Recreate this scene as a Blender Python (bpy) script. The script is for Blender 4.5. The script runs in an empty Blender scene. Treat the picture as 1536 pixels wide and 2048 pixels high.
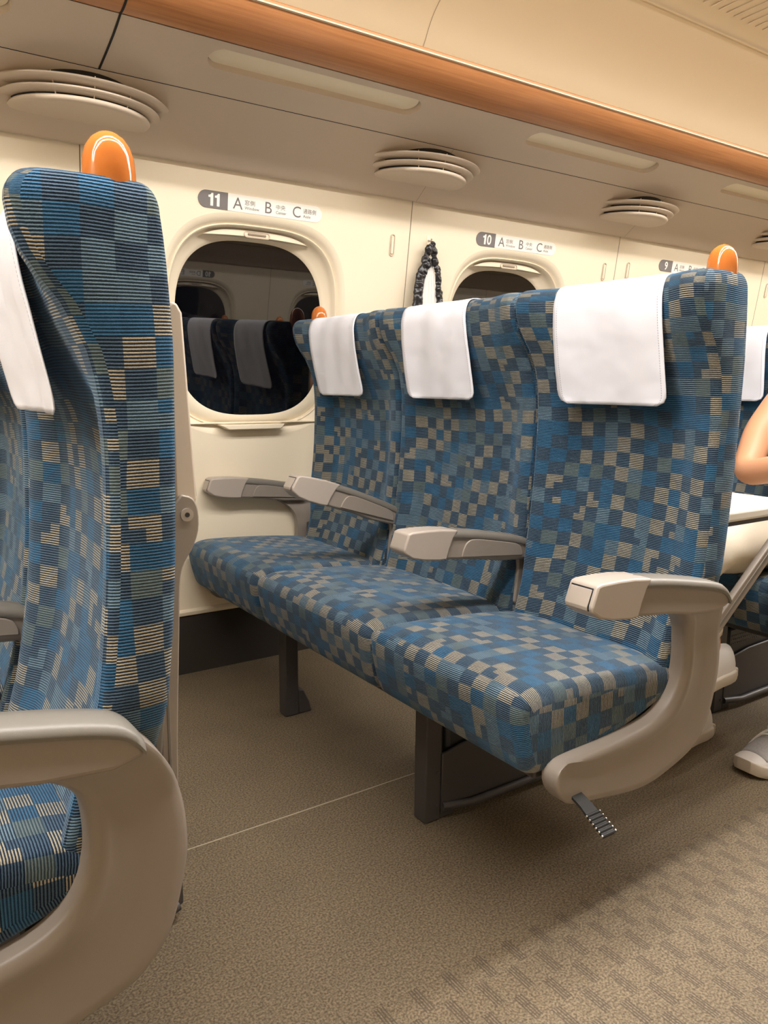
import bpy, bmesh, math, random
from mathutils import Vector, Matrix, Euler

random.seed(7)
PI = math.pi
scene = bpy.context.scene
COL = scene.collection

# ------------------------------------------------------------------ camera, world, exposure
CAM_Z = 0.93
cam_d = bpy.data.cameras.new('camera')
cam = bpy.data.objects.new('camera', cam_d)
COL.objects.link(cam)
cam.location = (0, 0, CAM_Z)
cam.rotation_mode = 'XYZ'
R = Matrix.Rotation(math.radians(325.67440702), 3, 'Z') @ Matrix.Rotation(math.radians(80.61811466), 3, 'X') @ Matrix.Rotation(math.radians(0.51390276), 3, 'Z')
cam.rotation_euler = R.to_euler('XYZ')
cam_d.sensor_fit = 'VERTICAL'
cam_d.sensor_height = 36.0
cam_d.lens = 1555.54 / 2048 * 36.0
cam_d.clip_start = 0.02
scene.camera = cam

scene.view_settings.view_transform = 'Standard'
scene.view_settings.look = 'None'
scene.view_settings.gamma = 1.0
scene.view_settings.use_curve_mapping = False
scene.view_settings.exposure = 0.0
world = bpy.data.worlds.new('night')
scene.world = world
world.use_nodes = True
world.node_tree.nodes['Background'].inputs[0].default_value = (0.004, 0.004, 0.006, 1)
world.node_tree.nodes['Background'].inputs[1].default_value = 1.0

LIGHT_COL = (1.0, 0.965, 0.93)
LIGHT_STR = 58.0        # ceiling strip emission
LIGHT_Y = (0.84, 0.54)  # the two continuous ceiling strips
LIGHT_W = 0.085

# ------------------------------------------------------------------ materials
def new_mat(name):
    m = bpy.data.materials.new(name)
    m.use_nodes = True
    nt = m.node_tree
    b = nt.nodes['Principled BSDF']
    return m, nt, b

def N(nt, t, **kw):
    n = nt.nodes.new(t)
    for k, v in kw.items():
        setattr(n, k, v)
    return n

def math_node(nt, op, a, b=None, clamp=False):
    n = nt.nodes.new('ShaderNodeMath')
    n.operation = op
    n.use_clamp = clamp
    for i, v in enumerate((a, b)):
        if v is None:
            continue
        if isinstance(v, (int, float)):
            n.inputs[i].default_value = v
        else:
            nt.links.new(v, n.inputs[i])
    return n.outputs[0]

def mix_col(nt, fac, a, b, mode='MIX'):
    n = nt.nodes.new('ShaderNodeMix')
    n.data_type = 'RGBA'
    n.blend_type = mode
    for i, v in ((0, fac), (6, a), (7, b)):
        if isinstance(v, (int, float)):
            n.inputs[i].default_value = v
        elif isinstance(v, tuple):
            n.inputs[i].default_value = (v[0], v[1], v[2], 1)
        else:
            nt.links.new(v, n.inputs[i])
    return n.outputs[2]

def bump(nt, b, height, strength, dist):
    n = nt.nodes.new('ShaderNodeBump')
    n.inputs['Strength'].default_value = strength
    n.inputs['Distance'].default_value = dist
    nt.links.new(height, n.inputs['Height'])
    nt.links.new(n.outputs[0], b.inputs['Normal'])

def plastic(name, col, rough=0.45, var=0.04, grain=0.0, scale=6.0, spec=0.5, metal=0.0):
    m, nt, b = new_mat(name)
    tc = N(nt, 'ShaderNodeTexCoord')
    no = N(nt, 'ShaderNodeTexNoise')
    no.inputs['Scale'].default_value = scale
    no.inputs['Detail'].default_value = 4
    nt.links.new(tc.outputs['Object'], no.inputs['Vector'])
    c2 = tuple(max(0, c * (1 - var)) for c in col)
    c1 = tuple(min(1, c * (1 + var)) for c in col)
    nt.links.new(mix_col(nt, no.outputs[0], c2, c1), b.inputs['Base Color'])
    b.inputs['Roughness'].default_value = rough
    b.inputs['Specular IOR Level'].default_value = spec
    b.inputs['Metallic'].default_value = metal
    if grain:
        n2 = N(nt, 'ShaderNodeTexNoise')
        n2.inputs['Scale'].default_value = 900
        nt.links.new(tc.outputs['Object'], n2.inputs['Vector'])
        bump(nt, b, n2.outputs[0], grain, 0.0006)
    return m

def fabric_material():
    m, nt, b = new_mat('blue_check_moquette')
    L = nt.links
    tc = N(nt, 'ShaderNodeTexCoord')
    oi = N(nt, 'ShaderNodeObjectInfo')
    sep = N(nt, 'ShaderNodeSeparateXYZ')
    # gentle warp: woven cloth stretched over foam
    wn = N(nt, 'ShaderNodeTexNoise')
    wn.inputs['Scale'].default_value = 5.0
    wn.inputs['Detail'].default_value = 1.0
    L.new(tc.outputs['UV'], wn.inputs['Vector'])
    vm = N(nt, 'ShaderNodeVectorMath', operation='MULTIPLY_ADD')
    L.new(wn.outputs['Color'], vm.inputs[0])
    vm.inputs[1].default_value = (0.018, 0.022, 0)
    L.new(tc.outputs['UV'], vm.inputs[2])
    L.new(vm.outputs[0], sep.inputs[0])
    rnd = math_node(nt, 'MULTIPLY', oi.outputs['Random'], 37.0)
    uu = math_node(nt, 'ADD', math_node(nt, 'MULTIPLY', sep.outputs[0], 1 / 0.0320), rnd)
    vv = math_node(nt, 'ADD', math_node(nt, 'MULTIPLY', sep.outputs[1], 1 / 0.0300), rnd)
    fu = math_node(nt, 'FLOOR', uu)
    fv = math_node(nt, 'FLOOR', vv)
    # jitter a few cell borders, as the weave does
    cb = N(nt, 'ShaderNodeCombineXYZ')
    L.new(fu, cb.inputs[0]); L.new(fv, cb.inputs[1])
    wnz = N(nt, 'ShaderNodeTexWhiteNoise', noise_dimensions='3D')
    L.new(cb.outputs[0], wnz.inputs['Vector'])
    # checker parity
    par = math_node(nt, 'FLOORED_MODULO', math_node(nt, 'ADD', fu, fv), 2.0)
    cb2 = N(nt, 'ShaderNodeCombineXYZ')
    L.new(math_node(nt, 'FLOOR', math_node(nt, 'MULTIPLY', uu, 2.0)), cb2.inputs[0]); L.new(math_node(nt, 'FLOOR', math_node(nt, 'MULTIPLY', vv, 2.0)), cb2.inputs[1])
    wn2 = N(nt, 'ShaderNodeTexWhiteNoise', noise_dimensions='3D')
    L.new(cb2.outputs[0], wn2.inputs['Vector'])
    par = math_node(nt, 'ABSOLUTE', math_node(nt, 'SUBTRACT', par, math_node(nt, 'LESS_THAN', wn2.outputs['Value'], 0.03)))
    def ramp(stops, fac):
        r = N(nt, 'ShaderNodeValToRGB')
        r.color_ramp.interpolation = 'CONSTANT'
        els = r.color_ramp.elements
        els[0].position = stops[0][0]; els[0].color = (*stops[0][1], 1)
        els[1].position = stops[1][0]; els[1].color = (*stops[1][1], 1)
        for p, c in stops[2:]:
            e = els.new(p); e.color = (*c, 1)
        L.new(fac, r.inputs[0])
        return r.outputs[0]
    NAVY = (0.005, 0.012, 0.030); STEEL = (0.072, 0.118, 0.165)
    BLUE = (0.046, 0.140, 0.245); TEAL = (0.135, 0.175, 0.175)
    SAND = (0.385, 0.345, 0.260); LTB = (0.15, 0.225, 0.275)
    # top colour of the ribs
    hiA = ramp([(0.0, SAND), (0.42, BLUE), (0.68, TEAL), (0.84, LTB)], wnz.outputs['Value'])
    hiB = ramp([(0.0, STEEL), (0.50, BLUE), (0.64, LTB), (0.84, STEEL)], wnz.outputs['Value'])
    hi = mix_col(nt, par, hiA, hiB)
    loA = ramp([(0.0, (0.016, 0.022, 0.034)), (0.42, (0.010, 0.038, 0.085)), (0.68, (0.035, 0.055, 0.065)), (0.84, (0.018, 0.040, 0.07))], wnz.outputs['Value'])
    loB = ramp([(0.0, NAVY), (0.50, (0.008, 0.026, 0.06)), (0.64, (0.010, 0.022, 0.042)), (0.84, NAVY)], wnz.outputs['Value'])
    lo = mix_col(nt, par, loA, loB)
    rib = math_node(nt, 'SINE', math_node(nt, 'MULTIPLY', sep.outputs[1], 2 * PI / 0.00335))
    rib01 = math_node(nt, 'MULTIPLY_ADD', rib, 0.5)
    rib01.node.inputs[2].default_value = 0.5
    # loop-pile dots along each rib
    dn = N(nt, 'ShaderNodeTexNoise')
    dn.inputs['Scale'].default_value = 900
    dn.inputs['Detail'].default_value = 1.0
    L.new(tc.outputs['UV'], dn.inputs['Vector'])
    f = math_node(nt, 'ADD', rib01, math_node(nt, 'MULTIPLY', math_node(nt, 'SUBTRACT', dn.outputs[0], 0.5), 0.75), clamp=True)
    st = N(nt, 'ShaderNodeMapRange', interpolation_type='SMOOTHSTEP')
    st.inputs[1].default_value = 0.28; st.inputs[2].default_value = 0.74
    L.new(f, st.inputs[0])
    c = mix_col(nt, st.outputs[0], lo, hi)
    # larger slow wear / dye variation
    ln = N(nt, 'ShaderNodeTexNoise'); ln.inputs['Scale'].default_value = 30; ln.inputs['Detail'].default_value = 3
    L.new(tc.outputs['UV'], ln.inputs['Vector'])
    g = math_node(nt, 'MULTIPLY_ADD', ln.outputs[0], 0.7)
    g.node.inputs[2].default_value = 0.68
    c = mix_col(nt, 1.0, c, g, 'MULTIPLY')
    L.new(c, b.inputs['Base Color'])
    b.inputs['Roughness'].default_value = 0.9
    b.inputs['Specular IOR Level'].default_value = 0.15
    b.inputs['Sheen Weight'].default_value = 0.35
    b.inputs['Sheen Roughness'].default_value = 0.4
    b.inputs['Sheen Tint'].default_value = (0.55, 0.75, 1.0, 1)
    bump(nt, b, f, 0.8, 0.0014)
    return m

def carpet_material():
    m, nt, b = new_mat('brown_carpet')
    L = nt.links
    tc = N(nt, 'ShaderNodeTexCoord')
    P = tc.outputs['Object']
    n1 = N(nt, 'ShaderNodeTexNoise'); n1.inputs['Scale'].default_value = 260; n1.inputs['Detail'].default_value = 3
    L.new(P, n1.inputs['Vector'])
    n2 = N(nt, 'ShaderNodeTexNoise'); n2.inputs['Scale'].default_value = 7; n2.inputs['Detail'].default_value = 5
    L.new(P, n2.inputs['Vector'])
    r = N(nt, 'ShaderNodeMapRange'); r.inputs[1].default_value = 0.34; r.inputs[2].default_value = 0.68
    L.new(n1.outputs[0], r.inputs[0])
    base = mix_col(nt, r.outputs[0], (0.080, 0.058, 0.034), (0.235, 0.185, 0.120))
    big = mix_col(nt, n2.outputs[0], (0.82, 0.82, 0.82), (1.14, 1.12, 1.10))
    base = mix_col(nt, 1.0, base, big, 'MULTIPLY')
    # aisle pattern: brick-staggered groups of four short dark dashes running across the aisle
    sep = N(nt, 'ShaderNodeSeparateXYZ'); L.new(P, sep.inputs[0])
    PY, PX = 0.0492, 0.0640
    yy = math_node(nt, 'MULTIPLY', math_node(nt, 'SUBTRACT', 0.8572, sep.outputs[1]), 1 / PY)
    row = math_node(nt, 'FLOOR', yy)
    shift = math_node(nt, 'MULTIPLY', math_node(nt, 'FLOORED_MODULO', row, 2.0), 0.5)
    xx = math_node(nt, 'ADD', math_node(nt, 'MULTIPLY', math_node(nt, 'SUBTRACT', sep.outputs[0], 0.966 - PX / 2), 1 / PX), shift)
    fx = math_node(nt, 'FRACT', xx)
    inx = math_node(nt, 'LESS_THAN', math_node(nt, 'ABSOLUTE', math_node(nt, 'SUBTRACT', fx, 0.5)), 0.15)
    lines = math_node(nt, 'LESS_THAN', math_node(nt, 'ABSOLUTE', math_node(nt, 'SUBTRACT', math_node(nt, 'FRACT', math_node(nt, 'MULTIPLY', math_node(nt, 'SUBTRACT', fx, 0.35), 1 / 0.075)), 0.5)), 0.24)
    fy = math_node(nt, 'FRACT', yy)
    iny = math_node(nt, 'LESS_THAN', math_node(nt, 'ABSOLUTE', math_node(nt, 'SUBTRACT', fy, 0.5)), 0.49)
    ina = math_node(nt, 'MULTIPLY', math_node(nt, 'GREATER_THAN', row, -0.5), math_node(nt, 'LESS_THAN', row, 12.5))
    msk = math_node(nt, 'MULTIPLY', math_node(nt, 'MULTIPLY', inx, lines), math_node(nt, 'MULTIPLY', iny, ina))
    msk = math_node(nt, 'MULTIPLY', msk, math_node(nt, 'MULTIPLY_ADD', r.outputs[0], 0.45))
    msk.node.inputs[0].default_value = 1
    c = mix_col(nt, math_node(nt, 'MULTIPLY', msk, 0.85), base, (0.048, 0.036, 0.028))
    # a few stains
    L.new(c, b.inputs['Base Color'])
    b.inputs['Roughness'].default_value = 0.62
    b.inputs['Specular IOR Level'].default_value = 0.28
    bump(nt, b, n1.outputs[0], 0.55, 0.002)
    return m

# fix helper for MULTIPLY_ADD nodes whose first input is linked
def wood_material():
    m, nt, b = new_mat('warm_wood_veneer')
    L = nt.links
    tc = N(nt, 'ShaderNodeTexCoord')
    mp = N(nt, 'ShaderNodeMapping'); mp.inputs['Scale'].default_value = (1.4, 45, 45)
    L.new(tc.outputs['Object'], mp.inputs[0])
    n = N(nt, 'ShaderNodeTexNoise'); n.inputs['Scale'].default_value = 3.2; n.inputs['Detail'].default_value = 7; n.inputs['Roughness'].default_value = 0.6
    L.new(mp.outputs[0], n.inputs['Vector'])
    r = N(nt, 'ShaderNodeMapRange'); r.inputs[1].default_value = 0.3; r.inputs[2].default_value = 0.7
    L.new(n.outputs[0], r.inputs[0])
    c = mix_col(nt, r.outputs[0], (0.38, 0.150, 0.050), (0.52, 0.230, 0.085))
    L.new(c, b.inputs['Base Color'])
    b.inputs['Roughness'].default_value = 0.38
    return m

def cover_material():
    m, nt, b = new_mat('white_leatherette')
    L = nt.links
    tc = N(nt, 'ShaderNodeTexCoord')
    sep = N(nt, 'ShaderNodeSeparateXYZ'); L.new(tc.outputs['UV'], sep.inputs[0])
    # stitched hem: dotted thread 5 mm in from each side edge
    ax = math_node(nt, 'ABSOLUTE', sep.outputs[0])
    ln = math_node(nt, 'LESS_THAN', math_node(nt, 'ABSOLUTE', math_node(nt, 'SUBTRACT', ax, 0.1155)), 0.0007)
    d = math_node(nt, 'LESS_THAN', math_node(nt, 'FRACT', math_node(nt, 'MULTIPLY', sep.outputs[1], 1 / 0.0045)), 0.6)
    k = math_node(nt, 'MULTIPLY', ln, d)
    c = mix_col(nt, k, (0.79, 0.795, 0.86), (0.40, 0.39, 0.44))
    L.new(c, b.inputs['Base Color'])
    n = N(nt, 'ShaderNodeTexNoise'); n.inputs['Scale'].default_value = 9; n.inputs['Detail'].default_value = 2
    L.new(tc.outputs['UV'], n.inputs['Vector'])
    b.inputs['Roughness'].default_value = 0.55
    bump(nt, b, n.outputs[0], 0.35, 0.02)
    return m

def slot_ceiling_material():
    m = plastic('ceiling_panel', (0.66, 0.53, 0.38), 0.6)
    return m

M = {}
M['fabric'] = fabric_material()
M['carpet'] = carpet_material()
M['wood'] = wood_material()
M['cover'] = cover_material()
M['wall'] = plastic('cream_wall_panel', (0.840, 0.735, 0.560), 0.42, 0.02, grain=0.25)
M['cove'] = plastic('beige_cove_panel', (0.590, 0.490, 0.380), 0.5, 0.02)
M['ceiling'] = plastic('cream_ceiling_panel', (0.740, 0.620, 0.450), 0.55, 0.02)
M['diffuser'] = plastic('pale_yellow_diffuser', (0.90, 0.80, 0.60), 0.35, 0.01)
M['grey'] = plastic('taupe_grey_plastic', (0.262, 0.222, 0.186), 0.36, 0.05, grain=0.12)
M['greydark'] = plastic('dark_taupe_plastic', (0.165, 0.150, 0.128), 0.42, 0.04, grain=0.2)
M['greylight'] = plastic('light_taupe_plastic', (0.385, 0.332, 0.285), 0.34, 0.03)
M['table'] = plastic('beige_table_plastic', (0.560, 0.480, 0.390), 0.4, 0.02)
M['steel'] = plastic('dark_brown_grey_metal', (0.060, 0.054, 0.053), 0.45, 0.06)
M['black'] = plastic('black_plastic', (0.012, 0.012, 0.014), 0.4)
M['gap'] = plastic('black_rubber_and_shade', (0.010, 0.009, 0.008), 0.7)  # rubber joints and pedals; also the painted shade inside the air vents
M['line'] = plastic('brown_groove', (0.28, 0.22, 0.16), 0.8)  # plain brown for the panel joints and the blind grip
M['knob'] = plastic('orange_lacquered_wood', (0.50, 0.150, 0.030), 0.10, 0.12, scale=22)
M['base'] = plastic('dark_carpeted_kickboard', (0.028, 0.022, 0.016), 0.9, 0.2, grain=0.5)
M['seam'] = plastic('carpet_seam', (0.42, 0.36, 0.27), 0.7)
M['skin'] = plastic('skin', (0.58, 0.285, 0.155), 0.5, 0.06)
M['lips'] = plastic('lips', (0.42, 0.16, 0.12), 0.45, 0.05)
M['trousers'] = plastic('cream_cotton', (0.72, 0.65, 0.53), 0.85, 0.05, grain=0.4)
M['shirt'] = plastic('black_cotton', (0.015, 0.015, 0.018), 0.9)
M['shoe'] = plastic('white_shoe_leather', (0.70, 0.66, 0.62), 0.5, 0.05)
M['sole'] = plastic('off_white_rubber', (0.60, 0.53, 0.45), 0.6, 0.05)
M['mesh'] = plastic('grey_shoe_mesh', (0.36, 0.34, 0.33), 0.7, 0.3, scale=300)
M['satin'] = plastic('black_satin', (0.012, 0.011, 0.012), 0.28, 0.2, scale=60)
M['whitecloth'] = plastic('white_cloth', (0.80, 0.78, 0.74), 0.8, 0.03)
M['signgrey'] = plastic('sign_grey', (0.165, 0.150, 0.145), 0.5, 0.0)
M['signwhite'] = plastic('sign_white', (0.88, 0.84, 0.76), 0.5, 0.0)
M['chrome'] = plastic('bright_metal', (0.75, 0.72, 0.68), 0.2, 0.02, metal=1.0)
M['tabletop'] = plastic('white_table_top', (0.80, 0.76, 0.68), 0.35, 0.02)
def glass_material():
    m, nt, b = new_mat('dark_window_glass')
    b.inputs['Base Color'].default_value = (0.002, 0.002, 0.003, 1)
    b.inputs['Roughness'].default_value = 0.015
    b.inputs['IOR'].default_value = 1.75
    return m
M['glass'] = glass_material()
def emit_material():
    m, nt, b = new_mat('lit_lamp_cover')
    b.inputs['Base Color'].default_value = (0.9, 0.88, 0.8, 1)
    b.inputs['Emission Color'].default_value = (*LIGHT_COL, 1)
    b.inputs['Emission Strength'].default_value = LIGHT_STR
    return m
M['lamp'] = emit_material()

# ------------------------------------------------------------------ mesh helpers
class MB:
    """vertex/face collector with optional per-loop UVs in metres"""
    def __init__(s):
        s.v = []; s.f = []; s.uv = {}; s.mi = []
    def add(s, verts, faces, uvs=None):
        o = len(s.v)
        s.v += [tuple(v) for v in verts]
        for i, f in enumerate(faces):
            s.f.append(tuple(o + k for k in f))
            if uvs is not None:
                s.uv[len(s.f) - 1] = uvs[i]
    def grid(s, rows, closed=False, uvs=None, flip=False):
        """rows: list of equal-length point lists"""
        n = len(rows[0]); vs = [p for r in rows for p in r]
        fs = []; us = []
        m = n if closed else n - 1
        for i in range(len(rows) - 1):
            for j in range(m):
                k = (j + 1) % n
                q = (i * n + j, i * n + k, (i + 1) * n + k, (i + 1) * n + j)
                fs.append(q[::-1] if flip else q)
                if uvs is not None:
                    kk = j + 1
                    w = (uvs[i][j], uvs[i][kk], uvs[i + 1][kk], uvs[i + 1][j])
                    us.append(w[::-1] if flip else w)
        s.add(vs, fs, us if uvs is not None else None)
    def box(s, x0, x1, y0, y1, z0, z1):
        v = [(x0, y0, z0), (x1, y0, z0), (x1, y1, z0), (x0, y1, z0), (x0, y0, z1), (x1, y0, z1), (x1, y1, z1), (x0, y1, z1)]
        s.add(v, [(0, 3, 2, 1), (4, 5, 6, 7), (0, 1, 5, 4), (1, 2, 6, 5), (2, 3, 7, 6), (3, 0, 4, 7)])
    def prism_xz(s, pts, y0, y1, ymap=None):
        """pts (x, z) outline, extruded along Y"""
        n = len(pts)
        a = [(p[0], y0 + (ymap(p) if ymap else 0), p[1]) for p in pts]
        b = [(p[0], y1 + (ymap(p) if ymap else 0), p[1]) for p in pts]
        fs = [tuple(range(n)), tuple(range(2 * n - 1, n - 1, -1))]
        fs += [(i, n + i, n + (i + 1) % n, (i + 1) % n) for i in range(n)]
        s.add(a + b, fs)
    def tube(s, path, radii, n=10, caps=True, up=(0, 0, 1)):
        rows = []
        P = [Vector(p) for p in path]
        for i, p in enumerate(P):
            t = (P[min(i + 1, len(P) - 1)] - P[max(i - 1, 0)]).normalized()
            u = Vector(up)
            if abs(t.dot(u)) > 0.95:
                u = Vector((0, 1, 0))
            a = t.cross(u).normalized(); b = a.cross(t).normalized()
            r = radii[i] if isinstance(radii, (list, tuple)) else radii
            ra, rb = r if isinstance(r, (list, tuple)) else (r, r)
            rows.append([tuple(p + a * math.cos(2 * PI * k / n) * ra + b * math.sin(2 * PI * k / n) * rb) for k in range(n)])
        s.grid(rows, closed=True)
        if caps:
            o = len(s.v) - len(rows) * n
            s.f.append(tuple(o + k for k in range(n))[::-1])
            s.f.append(tuple(o + (len(rows) - 1) * n + k for k in range(n)))
    def build(s, name, mat, parent=None, smooth=35, bevel=0.0, segs=2, subsurf=0, origin=None, solid=0.0):
        me = bpy.data.meshes.new(name)
        vs = s.v
        if origin is not None:
            vs = [(v[0] - origin[0], v[1] - origin[1], v[2] - origin[2]) for v in s.v]
        me.from_pydata(vs, [], s.f)
        if s.uv:
            ul = me.uv_layers.new(name='UVMap')
            for p in me.polygons:
                w = s.uv.get(p.index)
                if w:
                    for li, q in zip(p.loop_indices, w):
                        ul.data[li].uv = q
        bm = bmesh.new(); bm.from_mesh(me)
        bmesh.ops.remove_doubles(bm, verts=bm.verts, dist=1e-5)
        bmesh.ops.recalc_face_normals(bm, faces=bm.faces)
        bm.to_mesh(me); bm.free()
        me.update()
        if smooth:
            for p in me.polygons:
                p.use_smooth = True
            if smooth < 180:
                me.set_sharp_from_angle(angle=math.radians(smooth))
        me.materials.append(mat)
        o = bpy.data.objects.new(name, me)
        COL.objects.link(o)
        if origin is not None:
            o.location = origin
        if parent is not None:
            o.parent = parent
        if solid:
            md = o.modifiers.new('thick', 'SOLIDIFY'); md.thickness = solid; md.offset = 0
        if bevel:
            md = o.modifiers.new('bevel', 'BEVEL'); md.width = bevel; md.segments = segs
            md.limit_method = 'ANGLE'; md.angle_limit = math.radians(32)
            md.harden_normals = False
        if subsurf:
            md = o.modifiers.new('sub', 'SUBSURF'); md.levels = subsurf; md.render_levels = subsurf
        return o

def thing(name, label, cat, loc=(0, 0, 0), group=None):
    o = bpy.data.objects.new(name, None)
    COL.objects.link(o)
    o.location = loc
    o.empty_display_size = 0.05
    tag(o, label, cat, group)
    return o

def tag(o, label, cat, group=None):
    o['label'] = label; o['category'] = cat
    if group:
        o['group'] = group

def struct(o, label=None, cat=None):
    o['kind'] = 'structure'
    if label: o['label'] = label
    if cat: o['category'] = cat
    return o

def smoothstep(a, b, x):
    t = max(0.0, min(1.0, (x - a) / (b - a)))
    return t * t * (3 - 2 * t)

def interp(tab, x):
    if x <= tab[0][0]: return tab[0][1]
    for (a, fa), (b, fb) in zip(tab, tab[1:]):
        if x <= b:
            return fa + (fb - fa) * (x - a) / (b - a)
    return tab[-1][1]

def crom(pts, per=6, closed=False):
    """Catmull-Rom through 2-D or 3-D points"""
    out = []
    n = len(pts)
    rng = range(n) if closed else range(n - 1)
    for i in rng:
        if closed:
            p0, p1, p2, p3 = (pts[(i + k) % n] for k in (-1, 0, 1, 2))
        else:
            p0 = pts[max(i - 1, 0)]; p1 = pts[i]; p2 = pts[i + 1]; p3 = pts[min(i + 2, n - 1)]
        for j in range(per):
            t = j / per
            out.append(tuple(0.5 * ((2 * b) + (-a + c) * t + (2 * a - 5 * b + 4 * c - d) * t * t + (-a + 3 * b - 3 * c + d) * t ** 3)
                             for a, b, c, d in zip(p0, p1, p2, p3)))
    if not closed:
        out.append(tuple(pts[-1]))
    return out

def superell(a, b, n, k, total):
    th = 2 * PI * k / total
    c, s_ = math.cos(th), math.sin(th)
    return (a * math.copysign(abs(c) ** (2 / n), c), b * math.copysign(abs(s_) ** (2 / n), s_))

# ------------------------------------------------------------------ the coach shell
X0, X1 = -2.2, 6.3           # stretch of coach that is built
MIRR = 1.38                  # the coach is symmetric about Y = 0.69
def side_y(y, side):
    return y if side > 0 else MIRR - y

WALL = [(0.19, 2.332), (0.60, 2.332), (0.83, 2.315), (1.00, 2.292), (1.204, 2.258), (1.36, 2.236), (1.53, 2.213), (1.58, 2.208)]
def wall_y(z):
    return interp(WALL, z)
JOINTS = [0.548 - 1.06 * 2, 0.548 - 1.06, 0.548, 1.616, 2.673, 3.746, 4.80, 5.86, 6.92]
WINX = [1.070 + 1.04 * k for k in range(-2, 5)]

def hole_fill(mb, rect, centre, hole, mapf, rings=8, total=96):
    """fill between rectangle and a closed hole curve, both in (s, t)"""
    s0, s1, t0, t1 = rect
    cx, cy = centre
    inner = [hole(k, total) for k in range(total)]
    outer = []
    for (hx, hy) in inner:
        cand = []
        if hx > 1e-9: cand.append((s1 - cx) / hx)
        if hx < -1e-9: cand.append((s0 - cx) / hx)
        if hy > 1e-9: cand.append((t1 - cy) / hy)
        if hy < -1e-9: cand.append((t0 - cy) / hy)
        q = min(cand)
        outer.append([cx + hx * q, cy + hy * q])
    for cxn in ((s0, t0), (s1, t0), (s1, t1), (s0, t1)):
        k = min(range(total), key=lambda i: (outer[i][0] - cxn[0]) ** 2 + (outer[i][1] - cxn[1]) ** 2)
        outer[k] = list(cxn)
    rows = []
    for i in range(rings + 1):
        f = i / rings
        rows.append([mapf(outer[k][0] * (1 - f) + (cx + inner[k][0]) * f, outer[k][1] * (1 - f) + (cy + inner[k][1]) * f) for k in range(total)])
    mb.grid(rows, closed=True)

WZ = 1.092
def build_wall(side, name):
    mb = MB()
    js = [j for j in JOINTS]
    cells = []
    ws = [w for w in WINX if js[0] < w < js[-1]]
    for a, b in zip(js, js[1:]):
        w = [x for x in ws if a + 0.3 < x < b - 0.3]
        if not w:
            mb.grid([[(x, side_y(wall_y(z), side), z) for z, _ in WALL] for x in (a + 0.0015, b - 0.0015)])
            continue
        c = w[0]
        cells.append(c)
        mapf = lambda s_, t_: (s_, side_y(wall_y(t_), side), t_)
        hole_fill(mb, (a + 0.0015, b - 0.0015, 0.19, 1.58), (c, WZ), lambda k, T: superell(0.312, 0.330, 3.3, k, T), mapf, rings=14)
    o = mb.build(name, M['wall'], smooth=25)
    struct(o)
    # dark joints between wall panels
    for j in js:
        g = MB()
        g.grid([[(j + dx, side_y(wall_y(z) + 0.0012, side), z) for z, _ in WALL] for dx in (-0.0025, 0.0025)])
        g.build('panel_joint', M['line'], o, smooth=0)
    return o, cells

def pane_y(z):
    return 2.328 - 0.038 * (z - 0.83)

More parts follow.
